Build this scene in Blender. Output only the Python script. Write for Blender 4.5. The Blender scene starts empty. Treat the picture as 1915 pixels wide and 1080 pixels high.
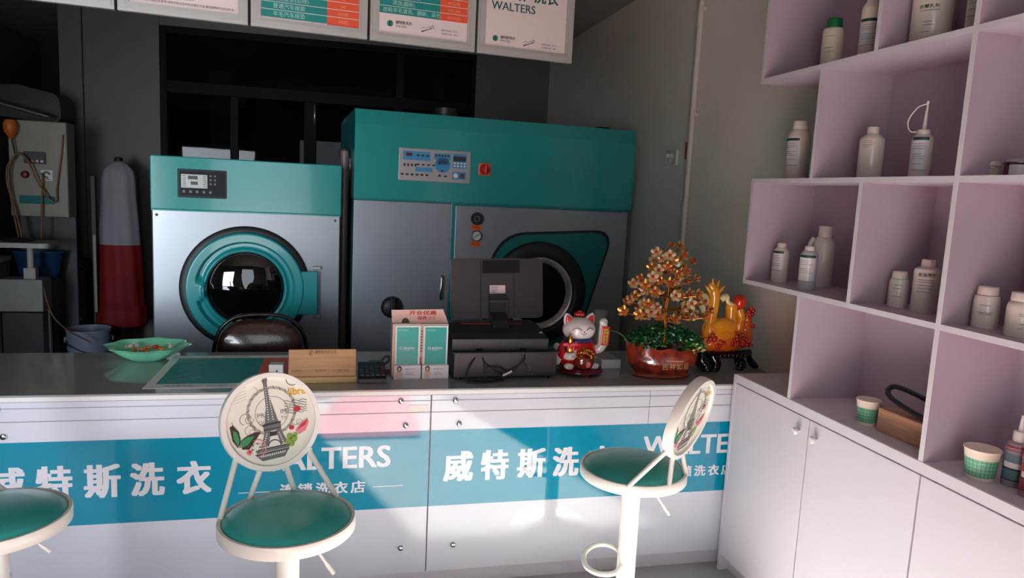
import bpy, bmesh, math, random
from mathutils import Vector, Matrix, Quaternion
random.seed(7)
sc = bpy.context.scene
COL = sc.collection
PI = math.pi
V = Vector

# ------------------------------------------------------------------ camera, world, lights, exposure
cd = bpy.data.cameras.new('camera'); cam = bpy.data.objects.new('camera', cd); COL.objects.link(cam)
sc.camera = cam
cd.sensor_fit = 'HORIZONTAL'; cd.sensor_width = 36.0
cd.lens = 1341.1075632315694 / 1915.0 * 36.0
cd.clip_start = 0.02; cd.clip_end = 200
def cam_matrix():
    yaw, pitch, roll = math.radians(13.74129329), math.radians(7.55671669), math.radians(2.8052131)
    cy, sy, cp, sp = math.cos(yaw), math.sin(yaw), math.cos(pitch), math.sin(pitch)
    f = V((sy*cp, cy*cp, -sp)); r = V((cy, -sy, 0)); u = r.cross(f)
    R = r*math.cos(roll) + u*math.sin(roll); U = -r*math.sin(roll) + u*math.cos(roll)
    m = Matrix((R, U, -f)).transposed().to_4x4(); m.translation = V((0, 0, 1.62)); return m
cam.matrix_world = cam_matrix()
sc.view_settings.view_transform = 'Standard'; sc.view_settings.look = 'None'
sc.view_settings.gamma = 1.0; sc.view_settings.use_curve_mapping = False
sc.view_settings.exposure = 0.0
sc.cycles.use_denoising = True
sc.cycles.max_bounces = 8; sc.cycles.diffuse_bounces = 5; sc.cycles.glossy_bounces = 4
sc.cycles.transmission_bounces = 8; sc.cycles.transparent_max_bounces = 10
sc.cycles.caustics_reflective = False; sc.cycles.caustics_refractive = False

w = bpy.data.worlds.new('daylight'); sc.world = w; w.use_nodes = True
bg = w.node_tree.nodes['Background']; bg.inputs[0].default_value = (0.80, 0.90, 1.0, 1); bg.inputs[1].default_value = 3.2

def light(name, kind, energy, color, loc, direction, **kw):
    d = bpy.data.lights.new(name, kind); d.energy = energy; d.color = color
    for k, v in kw.items(): setattr(d, k, v)
    o = bpy.data.objects.new(name, d); COL.objects.link(o); o.location = loc
    o.rotation_euler = V(direction).to_track_quat('-Z', 'Y').to_euler(); return o
_el, _az = math.radians(33.2), math.radians(18)
light('sun', 'SUN', 76.0, (1.0, 0.985, 0.975), (0, -6, 6), (math.sin(_az)*math.cos(_el), math.cos(_az)*math.cos(_el), -math.sin(_el)), angle=0.02)
light('left_fill_light', 'AREA', 20.0, (0.84, 0.92, 1.0), (-1.95, -1.12, 1.35), (0.27, 1, 0.0), shape='RECTANGLE', size=2.0, size_y=1.7, spread=math.radians(44))  # added fill lamp before the solid front wall; no window opening there
p = light('doorway_daylight', 'AREA', 10.0, (1, 1, 1), (-0.15, -1.19, 1.25), (0, 1, 0), shape='RECTANGLE', size=1.3, size_y=2.5)
p.data.cycles.is_portal = True

# ------------------------------------------------------------------ materials
def lin(c):
    return tuple(((x/255)/12.92 if x/255 <= 0.04045 else ((x/255+0.055)/1.055)**2.4) for x in c)
MATS = {}
def mat(name, rgb, rough=0.5, metal=0.0, spec=0.5, coat=0.0, trans=0.0, alpha=1.0, noise=0.0, nscale=8.0, bump=0.0, bscale=60.0, ior=1.5, rgb2=None, aniso=None, sss=0.0):
    if name in MATS: return MATS[name]
    m = bpy.data.materials.new(name); m.use_nodes = True; nt = m.node_tree; b = nt.nodes['Principled BSDF']
    c = lin(rgb)
    b.inputs['Base Color'].default_value = (*c, 1); b.inputs['Roughness'].default_value = rough
    b.inputs['Metallic'].default_value = metal; b.inputs['Specular IOR Level'].default_value = spec
    b.inputs['Coat Weight'].default_value = coat; b.inputs['Coat Roughness'].default_value = 0.04
    b.inputs['Transmission Weight'].default_value = trans; b.inputs['Alpha'].default_value = alpha; b.inputs['IOR'].default_value = ior
    if sss: b.inputs['Subsurface Weight'].default_value = sss; b.inputs['Subsurface Radius'].default_value = (0.02, 0.012, 0.006); 
    tc = nt.nodes.new('ShaderNodeTexCoord')
    if noise or rgb2:
        n = nt.nodes.new('ShaderNodeTexNoise'); n.inputs['Scale'].default_value = nscale; n.inputs['Detail'].default_value = 5
        mp = nt.nodes.new('ShaderNodeMapping'); nt.links.new(tc.outputs['Object'], mp.inputs[0])
        if aniso: mp.inputs['Scale'].default_value = aniso
        nt.links.new(mp.outputs[0], n.inputs['Vector'])
        r = nt.nodes.new('ShaderNodeValToRGB'); nt.links.new(n.outputs['Fac'], r.inputs[0])
        r.color_ramp.elements[0].position = 0.36; r.color_ramp.elements[1].position = 0.64
        c2 = lin(rgb2) if rgb2 else tuple(x*(1-noise) for x in c)
        r.color_ramp.elements[0].color = (*c2, 1); r.color_ramp.elements[1].color = (*c, 1)
        nt.links.new(r.outputs[0], b.inputs['Base Color'])
    if bump:
        n2 = nt.nodes.new('ShaderNodeTexNoise'); n2.inputs['Scale'].default_value = bscale; n2.inputs['Detail'].default_value = 4
        nt.links.new(tc.outputs['Object'], n2.inputs['Vector'])
        bp = nt.nodes.new('ShaderNodeBump'); bp.inputs['Strength'].default_value = bump; bp.inputs['Distance'].default_value = 0.004
        nt.links.new(n2.outputs['Fac'], bp.inputs['Height']); nt.links.new(bp.outputs[0], b.inputs['Normal'])
    MATS[name] = m; return m

# ------------------------------------------------------------------ mesh builder
def catmull(pts, k=6, closed=False):
    P = [V(p) for p in pts]; n = len(P); out = []
    rng = range(n) if closed else range(n-1)
    for i in rng:
        p0 = P[(i-1) % n] if closed or i > 0 else P[i]*2-P[i+1]
        p1 = P[i]; p2 = P[(i+1) % n]
        p3 = P[(i+2) % n] if closed or i+2 < n else p2*2-p1
        for j in range(k):
            t = j/k
            out.append(0.5*((2*p1)+(p2-p0)*t+(2*p0-5*p1+4*p2-p3)*t*t+(3*p1-p0-3*p2+p3)*t**3))
    if not closed: out.append(P[-1])
    return out
FONTS = {}
class B:
    def __init__(s): s.bm = bmesh.new(); s.mi = 0; s.M = None; s.sm = False
    def _fin(s, verts, faces):
        if s.M is not None:
            for v in verts: v.co = s.M @ v.co
        for f in faces: f.material_index = s.mi; f.smooth = s.sm
        s.sm = False
    def add(s, pts, faces):
        vs = [s.bm.verts.new(p) for p in pts]; fs = []
        for f in faces:
            try: fs.append(s.bm.faces.new([vs[i] for i in f]))
            except ValueError: pass
        s._fin(vs, fs); return vs, fs
    def box(s, c, d, bev=0.0, seg=2, rot=None):
        x, y, z = (a/2 for a in d); R = rot.to_matrix() if rot else Matrix.Identity(3); c = V(c)
        P = [c + R @ V((sx*x, sy*y, sz*z)) for sx in (-1, 1) for sy in (-1, 1) for sz in (-1, 1)]
        F = [(0,1,3,2),(4,6,7,5),(0,4,5,1),(2,3,7,6),(0,2,6,4),(1,5,7,3)]
        vs, fs = s.add(P, F)
        if bev:
            es = list({e for f in fs for e in f.edges})
            r = bmesh.ops.bevel(s.bm, geom=es, offset=bev, segments=seg, profile=0.5, affect='EDGES')
            for f in r['faces']: f.material_index = s.mi
        return s
    def bx(s, x0, x1, y0, y1, z0, z1, bev=0.0, seg=2):
        return s.box(((x0+x1)/2, (y0+y1)/2, (z0+z1)/2), (abs(x1-x0), abs(y1-y0), abs(z1-z0)), bev, seg)
    def tube(s, pts, r, n=10, closed=False, cap=True):
        P = [V(p) for p in pts]; m = len(P)
        rr = r if isinstance(r, (list, tuple)) else [r]*m
        t0 = (P[1]-P[0]).normalized(); a = V((0,0,1)) if abs(t0.z) < .9 else V((1,0,0))
        nrm = t0.cross(a).normalized(); rings = []; prev = t0
        for i in range(m):
            if closed: t = (P[(i+1) % m]-P[i-1]).normalized()
            else: t = (P[min(i+1, m-1)]-P[max(i-1, 0)]).normalized()
            q = prev.rotation_difference(t); nrm = q @ nrm; nrm = (nrm-t*nrm.dot(t)).normalized(); prev = t
            b = t.cross(nrm)
            rings.append([P[i]+(nrm*math.cos(2*PI*j/n)+b*math.sin(2*PI*j/n))*rr[i] for j in range(n)])
        pts2 = [p for R in rings for p in R]; F = []
        for i in range(m if closed else m-1):
            i2 = (i+1) % m
            for j in range(n):
                F.append((i*n+j, i*n+(j+1) % n, i2*n+(j+1) % n, i2*n+j))
        if cap and not closed: F.append(tuple(range(n))[::-1]); F.append(tuple((m-1)*n+j for j in range(n)))
        s.sm = True; s.add(pts2, F); return s
    def cyl(s, p0, p1, r0, r1=None, n=24):
        return s.tube([p0, p1], [r0, r0 if r1 is None else r1], n)
    def lathe(s, prof, c=(0,0,0), n=32, axis='z', sx=1.0, sy=1.0, fn=None, caps=True):
        pts = []; F = []; c = V(c); m = len(prof)
        for (r, h) in prof:
            for j in range(n):
                a = 2*PI*j/n; k = fn(a, r, h) if fn else 1.0
                x, y = r*k*math.cos(a)*sx, r*k*math.sin(a)*sy
                pts.append(c+(V((x, y, h)) if axis == 'z' else V((x, -h, y)) if axis == 'y' else V((h, x, y))))
        for i in range(m-1):
            for j in range(n):
                F.append((i*n+j, i*n+(j+1) % n, (i+1)*n+(j+1) % n, (i+1)*n+j))
        if caps: F.append(tuple(range(n))[::-1]); F.append(tuple((m-1)*n+j for j in range(n)))
        s.sm = True; s.add(pts, F); return s
    def ring(s, c, r0, r1, h0, h1, n=48, axis='z'):     # flat-section ring (closed)
        prof = [(r0, h0), (r1, h0), (r1, h1), (r0, h1)]; pts = []; F = []; c = V(c)
        for (r, h) in prof:
            for j in range(n):
                a = 2*PI*j/n; x, y = r*math.cos(a), r*math.sin(a)
                pts.append(c+(V((x, y, h)) if axis == 'z' else V((x, -h, y))))
        for i in range(4):
            for j in range(n):
                F.append((i*n+j, i*n+(j+1) % n, ((i+1) % 4)*n+(j+1) % n, ((i+1) % 4)*n+j))
        s.sm = True; s.add(pts, F); return s
    def sph(s, c, r, n=16, m=10):
        r = r if isinstance(r, (tuple, list)) else (r, r, r); c = V(c); pts = []; F = []
        for i in range(1, m):
            th = PI*i/m
            for j in range(n):
                a = 2*PI*j/n
                pts.append(c+V((r[0]*math.sin(th)*math.cos(a), r[1]*math.sin(th)*math.sin(a), r[2]*math.cos(th))))
        pts += [c+V((0, 0, r[2])), c-V((0, 0, r[2]))]; t = len(pts)-2
        for i in range(m-2):
            for j in range(n):
                F.append((i*n+j, (i+1)*n+j, (i+1)*n+(j+1) % n, i*n+(j+1) % n))
        for j in range(n):
            F.append((t, j, (j+1) % n)); F.append((t+1, (m-2)*n+(j+1) % n, (m-2)*n+j))
        s.sm = True; s.add(pts, F); return s
    def prism(s, pts, o=(0,0,0), u=(1,0,0), v=(0,0,1), d=0.01):   # 2-D outline extruded by d along -(u x v)... away from the viewer side
        o, u, v = V(o), V(u), V(v); nrm = u.cross(v)
        A = [o+u*p[0]+v*p[1] for p in pts]; n = len(A)
        Bk = [p-nrm*d for p in A]
        F = [tuple(range(n)), tuple(range(2*n-1, n-1, -1))]+[(i, i+n, (i+1) % n+n, (i+1) % n) for i in range(n)]
        s.add(A+Bk, F); return s
    def flat(s, pts, o=(0,0,0), u=(1,0,0), v=(0,0,1)):
        o, u, v = V(o), V(u), V(v); s.add([o+u*p[0]+v*p[1] for p in pts], [tuple(range(len(pts)))]); return s
    def rect(s, x0, x1, z0, z1, o=(0,0,0), u=(1,0,0), v=(0,0,1)):
        return s.flat([(x0, z0), (x1, z0), (x1, z1), (x0, z1)], o, u, v)
    def disc(s, x, z, r, o=(0,0,0), u=(1,0,0), v=(0,0,1), n=24, rz=None):
        rz = rz or r
        return s.flat([(x+r*math.cos(2*PI*i/n), z+rz*math.sin(2*PI*i/n)) for i in range(n)], o, u, v)
    def arc(s, x, z, r0, r1, a0, a1, o=(0,0,0), u=(1,0,0), v=(0,0,1), n=24):
        o, u, v = V(o), V(u), V(v); P = []
        for i in range(n+1):
            a = a0+(a1-a0)*i/n
            for r in (r0, r1): P.append(o+u*(x+r*math.cos(a))+v*(z+r*math.sin(a)))
        s.add(P, [(2*i, 2*i+1, 2*i+3, 2*i+2) for i in range(n)]); return s
    def stroke(s, pts, wd, o=(0,0,0), u=(1,0,0), v=(0,0,1)):
        o, u, v = V(o), V(u), V(v); P = [V((p[0], p[1])) for p in pts]; m = len(P); A = []
        ww = wd if isinstance(wd, (list, tuple)) else [wd]*m
        for i in range(m):
            t = P[min(i+1, m-1)]-P[max(i-1, 0)]; t = t.normalized() if t.length > 1e-9 else V((1, 0)); nn = V((-t.y, t.x))
            for k in (-.5, .5):
                q = P[i]+nn*ww[i]*k; A.append(o+u*q.x+v*q.y)
        s.add(A, [(2*i, 2*i+1, 2*i+3, 2*i+2) for i in range(m-1)]); return s
    def text(s, txt, size, o, u=(1,0,0), v=(0,0,1), bold=0.0, align='LEFT', sx=1.0, spacing=1.0, fit=None, bend=None):
        c = bpy.data.curves.new('t', 'FONT'); c.body = txt; c.size = size; c.align_x = align
        c.space_character = spacing; c.resolution_u = 3; c.fill_mode = 'FRONT'
        ob = bpy.data.objects.new('t', c); COL.objects.link(ob); dg = bpy.context.evaluated_depsgraph_get(); dg.update()
        me = bpy.data.meshes.new_from_object(ob.evaluated_get(dg)); bpy.data.objects.remove(ob); bpy.data.curves.remove(c)
        o, u, v = V(o), V(u), V(v)
        if fit and tuple(u) == (1, 0, 0) and tuple(v) == (0, 0, 1): o = V((0, o.y, 0))
        if len(me.vertices) == 0: bpy.data.meshes.remove(me); return s
        xs = [q.co.x for q in me.vertices]; ys = [q.co.y for q in me.vertices]; P = [q.co.copy() for q in me.vertices]
        F = [tuple(p.vertices) for p in me.polygons]; bpy.data.meshes.remove(me)
        nrm = u.cross(v); bw = bold
        if fit:                                     # fit = (x0, x1, z0, z1): stretch the drawn letters into that box
            x0, x1, z0, z1 = fit; a, b_, c_, d_ = min(xs), max(xs), min(ys), max(ys); bw = bold*(z1-z0); h = bw*.5
            P = [V((x0+bw+(q.x-a)/(b_-a)*(x1-x0-2*bw), z0+h+(q.y-c_)/(d_-c_)*(z1-z0-2*h), 0)) for q in P]
        else: bw = bold*size; P = [V((q.x*sx, q.y, 0)) for q in P]
        steps = [(0, 0)] if not bold else [(i*bw, j*bw*.45) for i in (-1, -.34, .34, 1) for j in (-1, 1)]   # heavier strokes
        for k, (dx, dz) in enumerate(steps):
            Pk = [V((q.x+dx, q.y+dz, 0)) for q in P]
            W = [bend(q) if bend else o+u*q.x+v*q.y+nrm*(k*.00001) for q in Pk]
            s.add(W, F)
        return s

def obj(name, b, m, parent=None, smooth=48):
    bmesh.ops.recalc_face_normals(b.bm, faces=b.bm.faces[:])
    me = bpy.data.meshes.new(name); b.bm.normal_update()
    b.bm.to_mesh(me); b.bm.free()
    for x in (m if isinstance(m, (list, tuple)) else [m]): me.materials.append(x)
    if smooth:                                    # boxes stay flat-shaded, turned and swept shapes are smooth
        if smooth > 50: me.shade_smooth()
        keep = [p.use_smooth for p in me.polygons]
        me.set_sharp_from_angle(angle=math.radians(smooth))
        me.polygons.foreach_set('use_smooth', keep)
    o = bpy.data.objects.new(name, me); COL.objects.link(o)
    if parent: o.parent = parent
    return o
def recalc(b): bmesh.ops.recalc_face_normals(b.bm, faces=b.bm.faces[:]); return b
def tag(o, label, cat, group=None, kind=None):
    o['label'] = label; o['category'] = cat
    if group: o['group'] = group
    if kind: o['kind'] = kind
    return o
def thing(name, label, cat, loc=(0,0,0), rz=0.0, group=None):
    o = bpy.data.objects.new(name, None); COL.objects.link(o); o.location = loc; o.rotation_euler = (0, 0, rz); o.empty_display_size = 0.1
    return tag(o, label, cat, group)
def struct(name, b, m, smooth=48, parent=None):
    o = obj(name, b, m, parent, smooth)
    if not parent: o['kind'] = 'structure'
    return o
def dup(r, loc, rz=None, label=None, parent=None):
    c = r.copy(); COL.objects.link(c)
    if parent is None:
        c.location = loc
        if rz is not None: c.rotation_euler = (0, 0, rz)
        if label: c['label'] = label
    else: c.parent = parent
    for ch in r.children: dup(ch, None, parent=c)
    return c

# ------------------------------------------------------------------ palette
LILAC = mat('lilac_melamine', (188, 171, 184), 0.4, noise=0.03, nscale=3)
WHITE = mat('white_melamine', (210, 203, 210), 0.38, noise=0.03, nscale=3)
PANELW = mat('white_print', (212, 212, 222), 0.05, coat=0.4)
TEALP = mat('teal_print', (0, 136, 165), 0.05, coat=0.4)
LETW = mat('white_lettering', (225, 222, 228), 0.08, coat=0.3)
TEAL = mat('teal_enamel', (36, 150, 148), 0.16, noise=0.08, nscale=2, coat=0.3)
TEALD = mat('teal_enamel_dark', (30, 122, 124), 0.22)
GREYM = mat('brushed_steel_grey', (150, 156, 164), 0.30, metal=0.35, noise=0.06, nscale=2)
BLACK = mat('black_rubber', (18, 19, 22), 0.5)
BLACKG = mat('black_gloss', (10, 10, 12), 0.3, spec=.2)
CHROME = mat('chrome', (205, 205, 205), 0.12, metal=1.0)
STEEL = mat('satin_steel', (150, 150, 150), 0.3, metal=0.9)
ALU = mat('aluminium', (178, 178, 180), 0.32, metal=0.6)
CREAM = mat('cream_paint', (238, 235, 226), 0.28)
SEATG = mat('green_vinyl', (56, 176, 166), 0.3, bump=0.15, bscale=240)
RED = mat('red_plastic', (200, 24, 26), 0.3)
ORANGE = mat('orange_label', (222, 92, 34), 0.5)
PLASTW = mat('white_plastic', (222, 216, 212), 0.35)
INK = mat('dark_ink', (42, 40, 44), 0.6)
GREYINK = mat('grey_ink', (120, 116, 118), 0.6)
GREENINK = mat('dark_green_ink', (14, 62, 56), 0.5)
GOLD = mat('gold', (222, 158, 60), 0.22, metal=0.9)
# ------------------------------------------------------------------ setting
FLOORM = mat('floor_tile', (170, 170, 166), 0.3, noise=0.1, nscale=6)
b = B(); b.bx(-3.3, 2.0, -1.3, 9.2, -0.05, 0.0); struct('floor', b, FLOORM)
b = B(); b.bx(-14, 14, -22, -1.3, -0.08, -0.03); g = struct('ground_outside', b, mat('paving', (150, 146, 140), 0.8, noise=0.15, nscale=4))
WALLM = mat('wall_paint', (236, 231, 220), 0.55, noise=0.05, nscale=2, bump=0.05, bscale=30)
WALLG = mat('wall_paint_dimmed', (104, 99, 97), 0.6, noise=0.05, nscale=3)  # light falloff towards the back put into this darker colour
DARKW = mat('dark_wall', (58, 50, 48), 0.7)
b = B(); b.bx(1.985, 2.1, -1.3, 9.2, 0, 3.0); struct('wall_right', b, WALLM)
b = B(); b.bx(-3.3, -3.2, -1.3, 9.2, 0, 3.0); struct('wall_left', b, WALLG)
b = B(); b.bx(-3.3, 2.1, -1.3, 9.2, 3.0, 3.1); struct('ceiling', b, mat('ceiling_paint', (150, 146, 142), 0.8))
b = B()
b.bx(-3.3, -.8, -1.3, -1.2, 0, 3.0); b.bx(.42, 2.1, -1.3, -1.2, 0, 3.0); b.bx(-.8, .42, -1.3, -1.2, 2.5, 3.0)
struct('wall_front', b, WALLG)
b = B()
b.bx(-2.311, -2.14, 6.95, 7.1, 0, 3.0); b.bx(-2.14, -1.545, 6.99, 7.1, 0, 3.0); b.bx(1.255, 1.985, 7.0, 7.1, 0, 3.0); b.bx(-1.545, 1.255, 7.0, 7.1, 2.92, 3.0)
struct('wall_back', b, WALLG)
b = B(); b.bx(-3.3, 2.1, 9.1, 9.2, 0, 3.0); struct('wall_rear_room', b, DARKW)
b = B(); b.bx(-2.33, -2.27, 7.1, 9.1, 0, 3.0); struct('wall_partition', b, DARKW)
# glazed partition with black frames behind the machines
FR = mat('black_frame', (12, 12, 13), 0.6, spec=.12)
b = B(); Y0, Y1 = 7.0, 7.06
for x0, x1 in ((-1.545, -1.49), (1.215, 1.255)): b.bx(x0, x1, Y0, Y1, 0, 2.92, .004)
b.bx(-1.49, 1.215, Y0+.002, Y1, 2.36, 2.46, .004); b.bx(-1.49, 1.215, Y0+.002, Y1, 2.86, 2.92, .004); b.bx(-1.49, 1.215, Y0+.002, Y1, 0, 0.08, .004)
b.bx(-0.97, -0.90, Y0+.004, Y1, 0, 2.36, .004); b.bx(-0.33, -0.22, Y0+.004, Y1, 0.08, 2.36, .004); b.bx(0.50, 0.57, Y0+.004, Y1, 0.08, 2.86, .004)
wf = struct('window_1', b, FR)
GL = bpy.data.materials.new('tinted_glass'); GL.use_nodes = True; nt = GL.node_tree; nt.nodes.clear()
o_ = nt.nodes.new('ShaderNodeOutputMaterial'); mx = nt.nodes.new('ShaderNodeMixShader'); tr = nt.nodes.new('ShaderNodeBsdfTransparent'); gs = nt.nodes.new('ShaderNodeBsdfGlossy'); fr = nt.nodes.new('ShaderNodeFresnel')
tr.inputs[0].default_value = (0.45, 0.45, 0.45, 1); gs.inputs['Roughness'].default_value = 0.02; fr.inputs[0].default_value = 1.22
nt.links.new(fr.outputs[0], mx.inputs[0]); nt.links.new(tr.outputs[0], mx.inputs[1]); nt.links.new(gs.outputs[0], mx.inputs[2]); nt.links.new(mx.outputs[0], o_.inputs[0])
for x0, x1, z0, z1 in ((-1.49, -.97, .08, 2.36), (-.90, -.33, .08, 2.36), (-.22, .50, .08, 2.36), (.57, 1.215, .08, 2.36), (-1.49, .50, 2.46, 2.86), (.57, 1.215, 2.46, 2.86)):
    b = B(); b.bx(x0, x1, 7.028, 7.034, z0, z1); obj('pane', b, GL, wf)
b = B(); b.tube([(-.235, 6.985, 2.17), (-.235, 6.965, 2.2), (-.235, 6.965, 2.3), (-.235, 6.985, 2.33)], .012); obj('door_handle', b, STEEL, wf)
# what stands behind the glass
b = B(); b.bx(-1.36, -1.10, 8.3, 8.4, 0.0, 2.75, .01); b.bx(-1.33, -1.13, 8.285, 8.3, .2, 1.2, .005); b.bx(-1.33, -1.13, 8.285, 8.3, 1.35, 2.6, .005)
tag(obj('locker', b, mat('brown_locker', (92, 74, 64), 0.6)), 'tall narrow brown locker seen through the left pane of the black glazed partition', 'locker')
b = B(); b.bx(1.0, 1.13, 8.3, 8.43, 0, 3.0, .01)
tag(obj('pillar', b, mat('grey_pillar', (112, 112, 116), 0.6), ), 'square grey pillar seen through the upper right glass pane', 'pillar')
# pipe, socket and cable on the right wall
pm = mat('white_pvc', (205, 200, 192), 0.35)
t = thing('conduit_pipe', 'thin white vertical conduit pipe on the right wall by the socket', 'pipe', (1.965, 3.87, 0))
b = B(); b.cyl((0, 0, 0.0), (0, 0, 3.0), .017); obj('pipe', b, pm, t)
for z in (1.0, 2.12, 2.7):
    b = B(); b.ring((0, 0, z), .016, .021, -.012, .012); b.bx(-.004, .02, -.03, .03, z-.01, z+.01, .002); obj('clip', b, pm, t)
t = thing('wall_socket', 'white wall socket in a clear splash cover left of the pipe', 'socket', (1.985, 4.10, 1.885))
b = B(); b.bx(-.012, 0, -.045, .045, -.045, .045, .003); obj('faceplate', b, PLASTW, t)
CLR = mat('clear_plastic', (225, 225, 222), 0.12, alpha=.3, spec=.8)
b = B(); b.bx(-.05, -.012, -.044, .044, -.042, .042, .008); obj('cover', b, CLR, t)
b = B(); b.bx(-.062, -.012, -.012, .03, .0, .02, .004); obj('plug', b, PLASTW, t)
t = thing('hanging_cable', 'thin white cable with red end hanging beside the conduit pipe', 'cable', (1.978, 3.93, 1.63))
b = B(); b.tube(catmull([(0, .03, 0), (-.002, .02, .08), (-.004, .0, .16), (-.003, -.005, .24)]), .004, 8); obj('cord', b, pm, t)
b = B(); b.box((-.004, -.006, .29), (.02, .022, .10), .006); obj('red_tag', b, mat('dull_red', (150, 52, 54), .5), t)
# red doormat near the entrance: it lies in the sun and tints what is around it
b = B(); b.prism([(.54, .95), (-.24, .95), (.10, -.25), (.56, -.25)], (0, 0, .012), u=(1, 0, 0), v=(0, 1, 0), d=.012)
tag(obj('doormat', b, mat('red_mat', (190, 40, 44), 0.9, noise=.2, nscale=40)), 'red doormat lying in the sun on the floor inside the entrance', 'mat')

# ------------------------------------------------------------------ wall cabinet with shelves above
FX = 1.674
cab = thing('base_cabinet', 'long white base cabinet with plain doors under the open shelves', 'cabinet', (FX, 1.82, 0))
def L(b_): b_.M = Matrix.Translation((-FX, -1.82, 0)); return b_
b = L(B()); b.bx(FX, 1.98, 2.702, 2.72, 0, .895, .001); b.bx(FX+.002, 1.98, .92, 2.702, .88, .9, .001); b.bx(FX, FX+.02, .92, 2.702, .862, .898, .001)
b.bx(1.965, 1.98, .92, 2.702, 0.07, .88); b.bx(FX+.02, 1.965, .92, 2.702, .07, .088); b.bx(FX+.045, FX+.06, .92, 2.702, 0, .07); b.bx(FX, 1.98, .9, .92, 0, .9, .001)
obj('body', b, WHITE, cab)
KNOB = mat('pearl_knob', (224, 218, 218), 0.2)
for y0, y1, ky in ((2.2, 2.70, 2.247), (1.683, 2.194, 2.148), (1.17, 1.677, 1.22), (.925, 1.164, 1.13)):
    b = L(B()); b.bx(FX+.001, FX+.017, y0, y1, .075, .857, .0015); d = obj('door', b, WHITE, cab)
    b = L(B()); b.lathe([(.0, -.028), (.010, -.027), (.014, -.021), (.013, -.014), (.007, -.009), (.006, .001)], (FX+.001, ky, .80), 16, axis='x')
    obj('knob', recalc(b), KNOB, d)
sh = thing('shelf_unit', 'white lilac cube shelving of staggered open boxes along the right wall', 'shelf', (FX, 1.82, 0))
ZS = [0.90, 1.301, 1.721, 2.126, 2.53]; T = .009
def edged(b_):                                     # lilac boards, white on the faces turned to the front
    for f in b_.bm.faces:
        f.normal_update(); f.material_index = 1 if f.normal.x < -.6 else 0
    return b_
def upright(y, z0, z1):
    b_ = L(B()); b_.bx(FX, 1.975, y-T, y+T, z0, z1); obj('upright', edged(b_), [LILAC, WHITE], sh)
for z, ya, yb in ((1.301, 2.71, .92), (1.721, 2.71, .92), (2.126, 2.71, .92), (2.53, 2.71, .92)):
    b = L(B()); b.bx(FX, 1.976, yb-T, ya+T, z-T, z+T); obj('shelf', edged(b), [LILAC, WHITE], sh)
for y, rows in ((2.71, (1, 3)), (2.33, (0, 2)), (2.065, (1, 3)), (1.685, (0, 1, 2, 3)), (1.30, (1, 3)), (.92, (0, 1, 2, 3))):
    for r in rows: upright(y, ZS[r]+T*(1 if r else 0), ZS[r+1]-T)
for r, ya in ((0, 2.33), (1, 2.71), (2, 2.33), (3, 2.71)):
    b = L(B()); b.bx(1.968, 1.974, .925, ya-T, ZS[r]+T, ZS[r+1]-T); obj('back_panel', b, LILAC, sh)
# ------------------------------------------------------------------ counter
CY = 2.764
ct = thing('reception_counter', 'long white shop counter with teal printed front panels and dark glass top', 'counter', (0.1, 3.1, 0))
def K(b_): b_.M = Matrix.Translation((-0.1, -3.1, 0)); return b_
b = K(B()); b.bx(-1.9, 1.984, 2.785, 2.80, .06, .80); b.bx(-1.9, -1.88, 2.80, 3.40, 0, .80); b.bx(1.965, 1.984, 2.80, 3.40, 0, .80)
b.bx(-1.9, 1.984, 2.80, 3.40, .795, .815); b.bx(-1.88, 1.965, 2.80, 3.1, .40, .418)
obj('body', b, WHITE, ct)
b = K(B()); b.bx(-1.9, 1.984, 2.775, 2.787, 0, .062, .001)
for x in (-1.245, -.43, .368, 1.12): b.bx(x-.0012, x+.0012, 2.7735, 2.776, 0, .06)
obj('kick_board', b, WHITE, ct)
TOPG = mat('dark_glass', (150, 152, 150), 0.06, spec=0.45)
b = K(B()); b.bx(-1.9, 1.984, 2.752, 3.42, .832, .84, .002); obj('glass_top', b, TOPG, ct)
b = K(B()); b.bx(-1.9, 1.984, 2.756, 3.41, .815, .8315, .001); obj('top_trim', b, mat('white_trim', (222, 218, 218), .25), ct)
GR = mat('groove_grey', (140, 136, 138), .5)
b = K(B())
for z, h in ((.8145, .003), (.791, .0025), (.743, .003)): b.bx(-1.9, 1.984, 2.7570, 2.7605, z-h/2, z+h/2)
obj('groove', b, GR, ct)
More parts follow.
